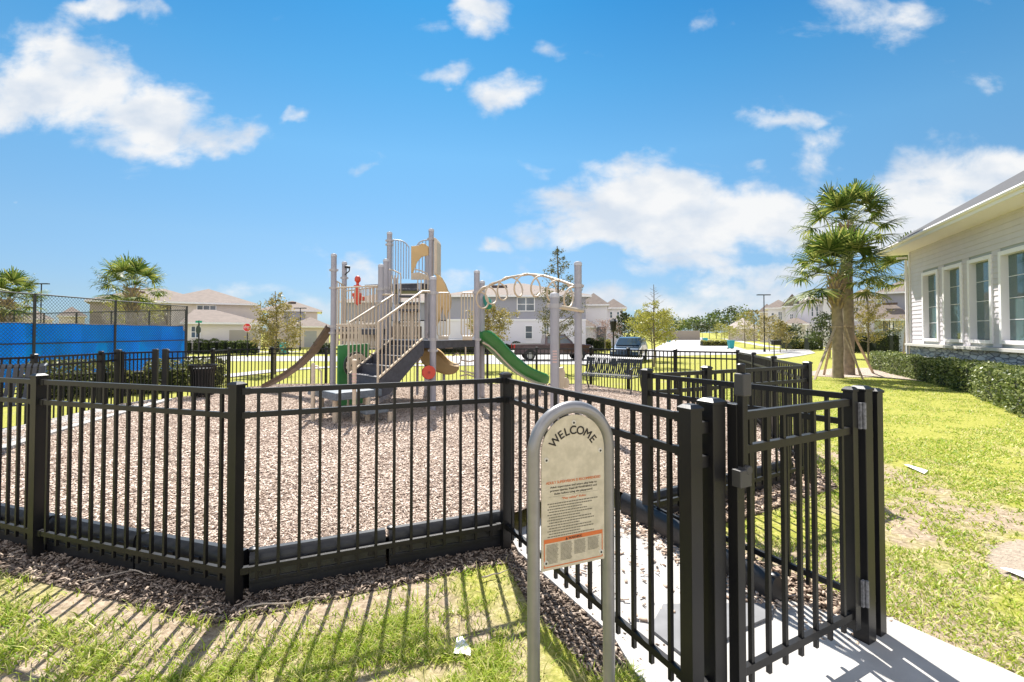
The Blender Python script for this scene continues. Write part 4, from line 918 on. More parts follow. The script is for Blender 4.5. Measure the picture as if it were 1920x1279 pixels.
# ================================================================ TENNIS COURT
def court():
    XN=-15.1; nz=lambda y:GZ(XN,y)
    cl=mat('chain_black',(.03,.03,.032),.5)
    def run(label,P,Q,us,top=3.0,screen=(0.1,2.07),mesh_=True,group='tall black court fence'):
        P=Vector(P);Q=Vector(Q);d=Q-P;L=d.length;d/=L
        t=thing('chain_link_fence',label,'fence',(P.x,P.y,GZ(P.x,P.y)),math.atan2(d.y,d.x),group)
        for s in us: 
            obj('post',MB().tube([(s,0,-.1),(s,0,top)],.04,10),cl,t,smooth=True)
        for z in(top-.02,1.42): obj('rail',MB().tube([(us[0],0,z),(us[-1],0,z)],.022,8),cl,t,smooth=True)
        if mesh_:
            mb=MB(); a,b=us[0],us[-1]; H=top-.05; sp=.115
            k=a-H
            while k<b:
                x0=max(k,a); x1=min(k+H,b)
                if x1>x0: mb.bar((x0,0.02,x0-k+.03),(x1,0.02,x1-k+.03),.006,.006)
                kk=k+H; x1=min(kk,b); x0=max(k,a)
                if x1>x0: mb.bar((x0,0.024,H-(x0-k)+.03),(x1,0.024,H-(x1-k)+.03),.006,.006)
                k+=sp
            obj('wire_mesh',mb,cl,t)
        if screen:
            n=40; V=[];F=[]; a,b=us[0],us[-1]-.15
            for i in range(n+1):
                x=a+(b-a)*i/n; bow=.045*math.sin(i*.9)+.02*math.sin(i*2.3)
                for j in range(5): z=screen[0]+(screen[1]-.02*abs(math.sin(i*.55))-screen[0])*j/4; V.append((x,.05+bow*math.sin(j*.8+.3*math.sin(i)),z))
            for i in range(n):
                for j in range(4): F.append((i*5+j,(i+1)*5+j,(i+1)*5+j+1,i*5+j+1))
            o=obj('windscreen',MB().add(V,F),blue,t); o.modifiers.new('s','SOLIDIFY').thickness=.006
            hem=MB().tube([(a+(b-a)*i/n,.045,screen[1]-.02*abs(math.sin(i*.55))) for i in range(n+1)],.016,5); obj('hem',hem,mat('dark_blue_hem',(.01,.04,.12),.7),t)
    run('near side of the tall chain link court fence with blue windscreen',(XN,8.8),(XN,21.7),[0,2.95,5.95,8.96,12.86])
    run('far side of the tall chain link court fence behind the palm',(XN,21.7),(-30,27),[.1,2.6,5.4,8.2,11,13.8,15.8],screen=(.1,2.0))
court()
hedge('leafy shrub row between the left fence and the court',[at(60,13.2),at(200,13.6),at(300,14.5),at(352,15.5),at(405,16.5)],1.0,.78,9000,.085,seed=2,lump=.35,m=leafmat('shrub_leaf',(.03,.04,.012),(.10,.12,.035),(.36,.33,.12)))
hedge('clipped green hedge running along the front of the clubhouse',[G(1650,692),G(1700,704),G(1780,722),G(1860,742),G(1990,792)],1.0,.88,30000,.075,seed=3)
# ================================================================ CLUBHOUSE
def clubhouse():
    K=Vector((18.8,22.0)); wd=Vector((-.387,-.922)); nr=Vector((-.922,.387)); L=19.
    ang=math.atan2(wd.y,wd.x)         # local +x runs towards the viewer, local y: +y = right of wd...
    t=thing('clubhouse','pale grey clubhouse with tall white-framed windows and stone base','building',(K.x,K.y,GZ(*K)),ang)
    zb=GZ(*K)
    # local frame: x along wd ; outward normal nr in local coords:
    sgn=1 if Vector((-wd.y,wd.x)).dot(nr)>0 else -1     # local +y = (-wd.y,wd.x)
    Y=lambda o:o*sgn
    Z=lambda z:z-zb
    sid=mat('lap_siding',(.60,.56,.60),.6,var=.06,vs=2)
    wins=[(1.43+1.98*k,1.43+1.98*k+1.56) for k in range(8)]; z0w,z1w=1.28,4.29
    h=.19; z=1.17; mb=MB()
    while z<5.42:
        iv=[(0,L)]
        if z+h>z0w and z<z1w:
            iv=[];p=0
            for a,b in wins: iv.append((p,a+.05)); p=b-.05
            iv.append((p,L))
        for a,b in iv:
            mb.add([(a,Y(.0),Z(z)),(b,Y(0),Z(z)),(b,Y(.022),Z(z)),(a,Y(.022),Z(z)),(a,Y(.0),Z(z+h)),(b,Y(0),Z(z+h)),(b,Y(.004),Z(z+h)),(a,Y(.004),Z(z+h))],[(0,1,2,3),(3,2,6,7),(4,5,6,7),(0,3,7,4),(1,2,6,5)])
        z+=h
    obj('siding',mb,sid,t)
    # structural wall behind with openings and the end wall
    W_=MB(); p=0
    for a,b in wins: W_.box(((p+a)/2,Y(-.15),Z(2.7)),(a-p,.3-.01,5.4+.0)); p=b
    W_.box(((p+L)/2,Y(-.15),Z(2.7)),(L-p,.29,5.4))
    for a,b in wins:
        W_.box(((a+b)/2,Y(-.15),Z(z0w/2)),(b-a-.004,.28,z0w)); W_.box(((a+b)/2,Y(-.15),Z((z1w+5.4)/2)),(b-a-.004,.28,5.4-z1w))
    W_.box((.15,Y(-5.3),Z(2.7)),(.3,9.9,5.4)); W_.box((L/2,Y(-6),Z(2.7)),(L-.6,.2,5.38)); W_.box((L/2,Y(-3.1),Z(5.3)),(L-.6,5.7,.1))
    obj('wall',W_,mat('interior_wall',(.38,.40,.40),.8),t)
    obj('floor_slab',MB().box((L/2,Y(-3),Z(.1)),(L-.6,5.6,.2)),mat('floor_dark',(.12,.11,.10),.7),t)
    cur=mat('curtain_teal',(.26,.36,.36),.8)
    for i,(a,b) in enumerate(wins):
        f=MB(); w=.14
        f.box((a+w/2,Y(-.06),Z((z0w+z1w)/2)),(w,.24,z1w-z0w)).box((b-w/2,Y(-.06),Z((z0w+z1w)/2)),(w,.24,z1w-z0w)).box(((a+b)/2,Y(-.06),Z(z1w-w/2)),(b-a-2*w-.002,.236,w)).box(((a+b)/2,Y(-.055),Z(z0w+.06)),(b-a-2*w-.002,.25,.12))
        o=obj('window',f,white,t,bev=.006)
        obj('glass',MB().box(((a+b)/2,Y(-.15),Z((z0w+z1w)/2)),(b-a-2*w,.01,z1w-z0w-2*w+.02)),glassm2,o)
        mu=MB(); 
        mu.box(((a+b)/2+.22,Y(-.14),Z((z0w+z1w)/2)),(.02,.016,z1w-z0w-.2))
        for k in range(1,4): mu.box(((a+b)/2,Y(-.14),Z(z0w+.1+(z1w-z0w-.24)*k/4)),(b-a-.28,.014,.018))
        obj('muntins',mu,white,o)
    obj('stone_base',MB().box((L/2+.0,Y(-.06),Z(.45)),(L,.24,1.18)),stone,t)
    obj('ledge',MB().box((L/2,Y(.02),Z(1.10)),(L+.04,.44,.11)),mat('ledge_stone',(.55,.53,.49),.8,var=.1),t,bev=.008)
    obj('corner_board',MB().box((.05,Y(.02),Z(3.28)),(.13,.07,4.24)),white,t)
    obj('downspout',MB().box((-.06,Y(.12),Z(2.6)),(.09,.1,5.0)).box((-.06,Y(.28),Z(5.2)),(.09,.4,.1)),white,t,bev=.01)
    # soffit, fascia, roof
    ov=.92; e=5.5; x0=-ov;x1=L+ov
    obj('soffit',MB().box(((x0+x1)/2,Y(-4.6),Z(e-.03)),(x1-x0-.06,(9.2+2*ov)-.06,.04)),mat('soffit',(.80,.75,.75),.7),t)
    f=MB().box(((x0+x1)/2,Y(ov),Z(e+.08)),(x1-x0,.04,.24)).box((x0,Y(-4.6),Z(e+.08)),(.04,9.2+2*ov-.05,.24)); obj('fascia',f,white,t)
    f=MB().tube([(x0-.05,Y(ov+.07),Z(e+.13)),(x1,Y(ov+.07),Z(e+.13))],.065,8); obj('gutter',f,white,t,smooth=True)
    D_=9.2+2*ov; rz=D_/2*.64; ys=Y(ov+.08); ye=Y(ov-D_-.08); ym=(ys+ye)/2
    q=[(x0-.05,ys,Z(e+.2)),(x1,ys,Z(e+.2)),(x1,ye,Z(e+.2)),(x0-.05,ye,Z(e+.2)),(x0+D_/2,ym,Z(e+.2+rz)),(x1-D_/2,ym,Z(e+.2+rz))]
    obj('roof',MB().add(q,[(0,1,5,4),(1,2,5),(2,3,4,5),(3,0,4),(0,3,2,1)]),mat('grey_shingle',(.045,.045,.05),.85,var=.4,vs=6,bump=.4,bs=9),t)
    # tables inside, seen dimly
glassm2=bpy.data.materials.new('pane_glass'); glassm2.use_nodes=True
def _g():
    nt=glassm2.node_tree; b=nt.nodes['Principled BSDF']; b.inputs['Base Color'].default_value=(.10,.17,.17,1); b.inputs['Roughness'].default_value=.04; b.inputs['Specular IOR Level'].default_value=1.0; b.inputs['IOR'].default_value=1.7
    tr=nt.nodes.new('ShaderNodeBsdfTransparent'); tr.inputs[0].default_value=(.75,.9,.88,1); ms=nt.nodes.new('ShaderNodeMixShader'); ms.inputs[0].default_value=.3
    nt.links.new(b.outputs[0],ms.inputs[1]); nt.links.new(tr.outputs[0],ms.inputs[2]); nt.links.new(ms.outputs[0],nt.nodes['Material Output'].inputs[0])
_g()
stone=bpy.data.materials.new('ledge_stone_wall'); stone.use_nodes=True
def _s():
    nt=stone.node_tree; l=nt.links; b=nt.nodes['Principled BSDF']; b.inputs['Roughness'].default_value=.85
    tc=nt.nodes.new('ShaderNodeTexCoord'); mp=nt.nodes.new('ShaderNodeMapping'); mp.inputs['Scale'].default_value=(2.2,2.2,8); l.new(tc.outputs['Object'],mp.inputs[0])
    v=nt.nodes.new('ShaderNodeTexVoronoi'); v.inputs['Scale'].default_value=1.1; l.new(mp.outputs[0],v.inputs[0]); v2=nt.nodes.new('ShaderNodeTexVoronoi'); v2.feature='DISTANCE_TO_EDGE'; v2.inputs['Scale'].default_value=1.1; l.new(mp.outputs[0],v2.inputs[0])
    s=nt.nodes.new('ShaderNodeSeparateColor'); l.new(v.outputs['Color'],s.inputs[0]); r=nt.nodes.new('ShaderNodeValToRGB'); r.color_ramp.elements[0].color=(.38,.38,.42,1); r.color_ramp.elements[1].color=(.78,.76,.74,1); l.new(s.outputs[0],r.inputs[0]); 
    mr=nt.nodes.new('ShaderNodeMapRange'); mr.inputs[2].default_value=.06; l.new(v2.outputs['Distance'],mr.inputs[0]); mx=nt.nodes.new('ShaderNodeMix'); mx.data_type='RGBA'; mx.inputs[6].default_value=(.16,.16,.17,1); l.new(mr.outputs[0],mx.inputs[0]); l.new(r.outputs[0],mx.inputs[7]); l.new(mx.outputs[2],b.inputs[0])
    bp=nt.nodes.new('ShaderNodeBump'); bp.inputs['Distance'].default_value=.05; l.new(mr.outputs[0],bp.inputs['Height']); l.new(bp.outputs[0],b.inputs['Normal'])
_s()
clubhouse()
# ================================================================ ROADS
def road(name,px,dz,m):
    pts=[G(u,v,dz) for u,v in px]; return flatpoly(name,pts,dz,m,.12)
road('road',[(120,676),(300,677),(600,677),(860,682),(1090,683),(1180,680),(1230,671),(1262,667),(1400,664),(1520,662),(1520,655),(1400,656),(1345,641),(1318,633),(1296,633),(1270,636),(1247,641),(1238,647),(1225,654),(1150,663),(860,667),(600,668),(300,668),(120,668)],.02,roadm)
def spath(name,px,w,dz=.035):
    P=[Vector(G(u,v)) for u,v in px]; fine=[]
    for i in range(len(P)-1):
        for k in range(4): fine.append(P[i].lerp(P[i+1],k/4))
    fine.append(P[-1]); strip(name,[tuple(p) for p in fine],w/2,-w/2,dz,concrete)
spath('sidewalk',[(330,703),(400,709),(450,703),(520,695),(620,689),(760,686),(900,684.5)],1.3)
spath('street_sidewalk',[(1440,672),(1475,668),(1510,662),(1500,655),(1440,650),(1390,641),(1355,635)],1.6)
spath('house_walk',[(1500,655),(1560,655),(1700,655)],1.6,.04)
spath('left_walk',[(300,661),(420,661),(560,660)],2.2)
spath('left_yard_walk',[(230,712),(330,706),(352,697)],1.2,.04)
# ================================================================ HOUSES
def hsbox(mb,u0,u1,D,dd,z0,z1):
    x0=at(u0,D)[0];x1=at(u1,D)[0]; mb.box(((x0+x1)/2,D+dd/2,(z0+z1)/2),(x1-x0,dd,z1-z0))
pane=mat('house_glass',(.10,.13,.16),.1,spec=.9,var=.6,vs=.9)
shing=mat('tan_shingle',(.20,.158,.132),.9,var=.18,vs=2.2,bump=.2,bs=5)
def hip(root,u0,u1,D,dd,ze,rise,ov=.45,gable=False,m=None,ridge=None):
    x0=at(u0,D)[0]-ov;x1=at(u1,D)[0]+ov;y0=D-ov;y1=D+dd+ov;w=x1-x0;d=y1-y0
    i=min(w,d)/2*.98
    if ridge: rx0,rx1=at(ridge[0],D+dd/2)[0],at(ridge[1],D+dd/2)[0]; ry0=ry1=(y0+y1)/2
    elif w>=d: rx0,rx1,ry0,ry1=x0+i,x1-i,(y0+y1)/2,(y0+y1)/2
    else: rx0=rx1=(x0+x1)/2; ry0,ry1=y0+i,y1-i
    if gable:
        if w>=d: rx0,rx1=x0,x1
        else: ry0,ry1=y0,y1
    e=ze+.02
    if w>=d or ridge: V=[(x0,y0,e),(x1,y0,e),(x1,y1,e),(x0,y1,e),(rx0,ry0,e+rise),(rx1,ry1,e+rise)]; F=[(0,1,5,4),(1,2,5),(2,3,4,5),(3,0,4),(0,3,2,1)]
    else: V=[(x0,y0,e),(x1,y0,e),(x1,y1,e),(x0,y1,e),(rx0,ry0,e+rise),(rx1,ry1,e+rise)]; F=[(0,1,4),(1,2,5,4),(2,3,5),(3,0,4,5),(0,3,2,1)]
    o=obj('roof',MB().add(V,F),m or shing,root,world=True)
    f=MB().box(((x0+x1)/2,y0+.02,e-.10),(w-.02,.05,.19)).box((x0+.03,(y0+y1)/2,e-.10),(.05,d-.12,.19)).box((x1-.03,(y0+y1)/2,e-.10),(.05,d-.12,.19)).box(((x0+x1)/2,(y0+y1)/2,e-.04),(w-.14,d-.14,.03))
    obj('fascia',f,white,o,world=True)
    return o
def win(root,u0,u1,v0,v1,D,cols=2,rows=2):
    x0,x1=at(u0,D)[0],at(u1,D)[0]; z1,z0=zat(v0,D),zat(v1,D); y=D-.02; w=.09
    f=MB().box((x0+w/2,y,(z0+z1)/2),(w,.08,z1-z0)).box((x1-w/2,y,(z0+z1)/2),(w,.08,z1-z0)).box(((x0+x1)/2,y,z1-w/2),(x1-x0-2*w-.002,.075,w)).box(((x0+x1)/2,y,z0+w/2),(x1-x0-2*w-.002,.085,w))
    for k in range(1,cols): f.box((x0+(x1-x0)*k/cols,y,(z0+z1)/2),(.09,.07,z1-z0-.03))
    for k in range(1,rows): f.box(((x0+x1)/2,y+.004,z0+(z1-z0)*k/rows),(x1-x0-.1,.06,.06))
    o=obj('window',f,white,root,world=True)
    obj('pane',MB().box(((x0+x1)/2,D+.0,(z0+z1)/2),(x1-x0-.1,.03,z1-z0-.1)),pane,o,world=True)
def garage(root,u0,u1,v0,v1,D,m):
    x0,x1=at(u0,D)[0],at(u1,D)[0]; z1,z0=zat(v0,D),GZ(0,D); mb=MB().box(((x0+x1)/2,D-.01,(z0+z1)/2),(x1-x0,.04,z1-z0))
    for k in range(1,4): mb.box(((x0+x1)/2,D-.035,z0+(z1-z0)*k/4),(x1-x0-.05,.012,.03))
    obj('garage_door',mb,m,root,world=True)
def vent(root,u,v,D,w=1.3):
    x,y=at(u,D); obj('roof_vent',MB().box((x,y,zat(v,D)),(w,.5,.22)),mat('brown_vent',(.10,.06,.05),.6),root,world=True)
def walls(root,m,*bx,name='wall'):
    for b in bx:
        mb=MB(); hsbox(mb,*b); obj(name,mb,m,root,world=True)
cream=mat('cream_stucco',(.66,.575,.52),.85,var=.06,vs=1); taupe=mat('taupe_stucco',(.37,.31,.28),.85,var=.06,vs=1); wht=mat('white_stucco',(.76,.72,.77),.8,var=.04,vs=1); gry=mat('grey_siding',(.34,.33,.385),.8,var=.06,vs=1)
gd=mat('beige_door',(.42,.37,.31),.7); gg=mat('grey_door',(.36,.37,.40),.7); drk=mat('dark_shade_door',(.12,.12,.13),.8)
h=thing('house','two-storey taupe house with hipped roof behind the left palm','house',(*at(270,55),-.35))
walls(h,taupe,(160,301,54,12,-.4,zat(567,54)),(306,398,56,10,-.4,zat(567,56))); walls(h,cream,(301,306,53.9,2,-.4,zat(567,54)))
hip(h,158,402,54,13,zat(566,54),2.1); win(h,312,351,569,591,56,3); win(h,380,394,572,578,56,1,1)
walls(h,cream,(318,362,51,4,-.4,zat(606,51))); hip(h,310,368,51,4.5,zat(606,51),1.3)
h=thing('house','cream house with a low garage wing and stop sign in front','house',(*at(430,46),-.35))
walls(h,cream,(398,560,53,11,-.4,zat(571,53))); hip(h,372,545,53,12,zat(570,53),1.9); win(h,441,476,574,594,53,3)
walls(h,mat('cream_stucco2',(.72,.655,.63),.85),(352,490,46,6,-.4,zat(606,46))); hip(h,350,492,46,7,zat(605,46),1.35,ridge=(404,440)); win(h,360,378,611,634,46,2); garage(h,430,482,619,645,46,gd)
vent(h,431,591,48.5); vent(h,380,556,57,1.2); vent(h,415,555,57,1.2)
h=thing('house','pale cream house with grey garage door left of the play tower','house',(*at(590,64),-.35))
walls(h,cream,(548,636,72,11,-.4,zat(584,72))); walls(h,gry,(575,612,71.8,3,2.6,zat(586,72))); hip(h,535,640,72,12,zat(583,72),1.7); walls(h,cream,(540,612,63,6,-.4,zat(613,63))); hip(h,540,612,63,7,zat(612,63),1.3); garage(h,565,588,621,645,63,gg); vent(h,603,569,75,1.2)
h=thing('house','grey and white two-storey house behind the slide and pickup truck','house',(*at(970,48),-.35))
walls(h,gry,(838,1098,48,12,zat(598,48),zat(555,48))); walls(h,wht,(838,1098,47.9,12,-.4,zat(601,48))); 
obj('belt_trim',MB().box((.5*(at(838,48)[0]+at(1098,48)[0]),47.88,zat(600,48)),(14.3,.1,.2)),white,h,world=True)
hip(h,836,1100,48,13,zat(554,48),1.9); win(h,969,1003,557,584,48,2,2); win(h,984,999,610,636,47.9,1,2); win(h,1019,1030,604,632,47.9,2,1); vent(h,931,537,52,1.2); vent(h,944,537,52,.7)
walls(h,gry,(640,838,58,10,zat(600,58),zat(566,58))); walls(h,wht,(640,838,57.9,10,-.4,zat(602,58)),name='side_wall')
hip(h,640,842,58,11,zat(565,58),1.9)
h=thing('house','white gabled house beyond the tall right play posts','house',(*at(1120,60),-.35))
walls(h,wht,(1095,1139,60,12,-.4,zat(573,60))); hip(h,1090,1136,60,13,zat(571,60),1.6)
walls(h,wht,(1098,1122,56,4,-.4,zat(612,56))); hip(h,1096,1124,56,4.2,zat(612,56),.9,gable=False); garage(h,1119,1136,613,640,59.9,drk); h=thing('house','white house with two narrow upper windows behind the black lantern lamp','house',(*at(1150,68),-.35)); walls(h,wht,(1132,1168,68,10,-.4,zat(578,68))); hip(h,1131,1170,68,11,zat(577,68),1.4); win(h,1143,1149,584,597,68,1); win(h,1156,1162,584,597,68,1)
h=thing('house','white two-storey house just right of the street lamp, half hidden by pale trees','house',(*at(1462,80),-.35))
walls(h,wht,(1440,1481,80,8,-.4,zat(578,80))); hip(h,1437,1483,80,9,zat(577,80),1.5); win(h,1459,1467,584,601,80,2); win(h,1446,1452,586,600,80,1); win(h,1458,1468,618,636,80,2)
h=thing('house','narrow white gabled house between the lamp post and the porch house','house',(*at(1486,74),-.35))
walls(h,wht,(1473,1499,74,8,-.4,zat(575,74))); hip(h,1471,1501,74,9,zat(574,74),1.9,gable=True); win(h,1481,1488,588,599,74,2); win(h,1479,1492,618,640,74,2)
h=thing('house','white two-storey house with porch left of the palm trunks','house',(*at(1520,72),-.35))
walls(h,wht,(1496,1548,72,9,-.4,zat(570,72))); hip(h,1493,1548,72,10,zat(570,72),1.5)
win(h,1521,1526,574,594,72,1); win(h,1530,1535,574,594,72,1)
def porch(root,u0,u1,D,v,n):
    hip(root,u0,u1,D,2.5,zat(v,D),.9)
    for k in range(n):
        x,y=at(u0+1+(u1-u0-2)*k/(n-1),D+.1); obj('column',MB().box((x,y,(zat(v,D)+-.35)/2),(.24,.24,zat(v,D)+.35)),white,root,world=True)
porch(h,1494,1536,69,607,4); win(h,1511,1517,615,632,71.9,1,1); win(h,1522,1530,613,632,71.9,2,1)
h=thing('house','tall white house directly behind the propped palms','house',(*at(1560,64),-.35))
walls(h,wht,(1543,1585,64,8,-.4,zat(559,64))); hip(h,1541,1586,64,9,zat(558,64),2.1,gable=True); win(h,1556,1561,577,586,64,1); win(h,1564,1570,576,586,64,1); win(h,1555,1575,612,640,64,3,1)
h=thing('house','white house wall seen between the palm and the brown-yellow tree','house',(*at(1612,66),-.35))
walls(h,wht,(1586,1645,66,8,-.4,zat(563,66))); hip(h,1584,1647,66,9,zat(562,66),1.6); win(h,1600,1610,576,592,66,2)
h=thing('house','blue-grey house with tan roof and porch beside the clubhouse','house',(*at(1680,51),-.35))
walls(h,gry,(1640,1745,52,11,-.4,zat(549,52))); hip(h,1634,1750,52,12,zat(548,52),1.9); vent(h,1674,530,56,1.6)
walls(h,mat('pale_blue_wall',(.50,.53,.56),.8),(1660,1745,49.5,2.6,-.4,zat(598,49.5))); hip(h,1628,1748,48.5,4,zat(598,48.5),1.75); vent(h,1690,569,49.6,1.6); win(h,1675,1700,600,643,49.5,2,2)
for u in(1655,1707): 
    x,y=at(u,48.6); obj('column',MB().box((x,y,1.4),(.28,.28,3.5)),white,h,world=True)
win(h,1688,1706,552,562,52,1,1)
h=thing('house','distant low house with pale roof at the street end','house',(*at(1385,110),-.35)); walls(h,cream,(1365,1420,110,14,-.4,zat(617,110))); hip(h,1360,1425,110,15,zat(616,110),2.6,m=mat('pale_roof',(.42,.36,.32),.9))
for i,(u0,u1,D,ve,lab) in enumerate([(0,40,75,597,'distant tan-roofed house at the far left behind the palm'),(110,160,80,592,'distant tan-roofed house between the two left palms'),(40,100,90,598,'distant low roof seen through the court mesh'),(1425,1452,95,585,'distant two-storey roof behind the street lamp')]):
    h=thing('house',lab,'house',(*at(u0,D),-.35)); walls(h,cream,(u0,u1,D,10,-.4,zat(ve,D))); hip(h,u0,u1,D,11,zat(ve,D),1.7)
# turn every house to face the viewer's side of the street
for o in [o for o in S.objects if o.name.split('.')[0]=='house' and o.type=='EMPTY']:
    th=math.atan2(o.location.x,o.location.y); o.rotation_euler.z=-th; o.scale.x=math.cos(th)
# shrubs in front of houses
for i,(u,D,w,hh) in enumerate([(356,44.5,10,1.2),(372,44.5,12,1.25),(388,44.5,12,1.2),(403,44.5,9,1.25),(419,44.5,10,1.2),(436,44.5,14,1.3),(452,44.3,8,1.2),(464,44.3,11,1.2),(477,44.3,9,1.1)]):
    a=at(u-w/2,D);b=at(u+w/2,D); hedge('clipped dark shrub before the cream garage wing',[a,b],.7,hh,420,.13,m=mid,seed=60+i,group='clipped dark shrubs before the cream house',kind='shrub',cat='shrub')
for i,(u,D,w,hh,mm,lab) in enumerate([(900,46.5,150,.9,dk,'low dark shrub row below the grey and white house wall'),(1121,50,20,1.4,dk,'round dark shrub beside the parked blue car'),(1138,52,12,1.2,yell,'small light green shrub beside the dark round one'),(1105,51,12,1.2,dk,'dark shrub left of the round one by the white porch'),
     (1497,55,34,1.1,yell,'yellow flowering shrub bed before the white porch'),(1525,53,26,1.6,mid,'spiky green shrub bed left of the magnolia'),(1478,57,20,.9,yell,'low yellow shrub left of the porch beds'),(1607,46,30,1.9,dk,'row of upright dark shrubs behind the palm props'),(1648,45,26,1.9,dk,'upright dark shrub row right of the brown-yellow tree'),(1673,46,11,2.0,dk,'single upright shrub before the porch windows'),(1340,70,50,.8,yell,'yellow ground shrubs along the street end'),(605,44,22,1.0,dk,'dark shrub beside the grey garage door'),(515,46,10,1.3,mid,'small shrub behind the trunk of the left oak')]):
    a=at(u-w/2,D);b=at(u+w/2,D); hedge(lab,[a,b],1.2,hh,int(500+w*22),.15,m=mm,seed=80+i,kind='shrub',cat='shrub',lump=.3)
# far wall at the street end
x0,y0=at(1232,125);x1,y1=at(1312,125); single('boundary_wall',MB().bar((0,0,1.2),(x1-x0,0,1.2),.3,2.6),mat('wall_tan',(.34,.29,.24),.9),'long low tan wall closing the end of the street','wall',loc=(0,0,0)).location=(x0,y0,-.35)
# ================================================================ STREET THINGS
def lamp(label,u,D,vt,kind='lantern'):
    x,y=at(u,D); z0=GZ(x,y); t=thing('street_lamp',label,'street lamp',(x,y,z0)); H=zat(vt,D)-z0
    obj('pole',MB().lathe((0,0,0),[(.11,0),(.11,.25),(.055,.45),(.045,H-.8 if kind=='lantern' else H-.1)],12),black,t,smooth=True)
    if kind=='lantern': obj('lantern',MB().lathe((0,0,H-.8),[(.05,0),(.16,.08),(.2,.6),(.24,.62),(.05,.8)],8),black,t)
    else: obj('lamp_head',MB().box((-.35,0,H-.05),(.7,.3,.09)).box((.35,0,H-.05),(.6,.28,.09)),black,t,bev=.02)
lamp('black lantern lamp post between the white house and the blue car',1150,28,597); lamp('black street lamp post on the right before the houses',1433,48,552,'h'); lamp('thin lamp post beyond the tennis court',76,42,531,'h'); lamp('thin dark lamp post left of the grey garage door',563,52,577,'h')
def stop():
    x,y=at(464,38); z0=GZ(x,y); t=thing('stop_sign','red stop sign on a dark post before the cream house','sign',(x,y,z0)); zc=zat(614,38)-z0
    obj('pole',MB().lathe((0,0,0),[(.04,0),(.04,zc+.2)],8),black,t); r=.36
    oc=[(r*math.cos(R(22.5+45*k)),0,zc+r*math.sin(R(22.5+45*k))) for k in range(8)]; f=obj('face',MB().slab([(a,-.05,c) for a,b,c in oc],(0,.03,0)),mat('sign_white',(.8,.8,.8),.5),t)
    obj('red_field',MB().slab([(a*.93,-.055,zc+(c-zc)*.93) for a,b,c in oc],(0,.004,0)),mat('sign_red',(.6,.02,.02),.5),f)
    v,ff=textmesh('STOP',.24); obj('lettering',MB().add([(p[0],-.060,zc-.08+p[1]) for p in v],ff),mat('sign_white',(.8,.8,.8),.5),f)
stop()
def street_sign():
    x,y=at(373,36); z0=GZ(x,y); t=thing('street_sign','green street name sign above a dark round sign back','sign',(x,y,z0)); zt=zat(601,36)-z0
    obj('pole',MB().lathe((0,0,0),[(.05,0),(.05,zt)],8),black,t); obj('name_plate',MB().box((0,-.03,zt-.1),(.5,.02,.16)),mat('sign_green',(.02,.30,.16),.5),t)
    obj('sign_back',MB().slab([(.2*math.cos(R(22.5+45*k)),-.08,zt-.72+.34*math.sin(R(22.5+45*k))) for k in range(8)],(0,.03,0)),mat('sign_back',(.03,.045,.03),.6),t)
street_sign()
for i,(u,D,lab) in enumerate([(534,43,'left'),(1254,95,'a'),(1322,80,'b'),(1370,56,'c')]):
    x,y=at(u,D); t=thing('wheelie_bin',['teal wheelie bin by the driveway left of the play tower','teal wheelie bin farthest along the left kerb','teal wheelie bin in the middle of the street end','teal wheelie bin just beyond the fence corner post on the right'][i],'wheelie bin',(x,y,GZ(x,y)),0,'teal wheelie bins at the kerb')
    tl_=mat('teal_bin',(.02,.33,.36),.5); obj('body',MB().add([(-.24,-.28,.1),(.24,-.28,.1),(.24,.22,.1),(-.24,.22,.1),(-.31,-.36,1.0),(.31,-.36,1.0),(.31,.34,1.0),(-.31,.34,1.0)],[(0,3,2,1),(4,5,6,7),(0,1,5,4),(1,2,6,5),(2,3,7,6),(3,0,4,7)]),tl_,t,bev=.02)
    obj('lid',MB().box((0,-.02,1.04),(.66,.76,.07)),tl_,t,bev=.02)
    for s in(-.24,.24): obj('wheel',MB().tube([(s-.03,.24,.11),(s+.03,.24,.11)],.11,12),rubber,t)
x,y=at(1451,37); t=thing('mailbox','dark double mailbox on a post beside the sidewalk','mailbox',(x,y,GZ(x,y))); obj('post',MB().lathe((0,0,0),[(.04,0),(.04,1.05)],8),black,t); obj('box',MB().box((.18,0,1.2),(.6,.45,.38)),black,t,bev=.04)
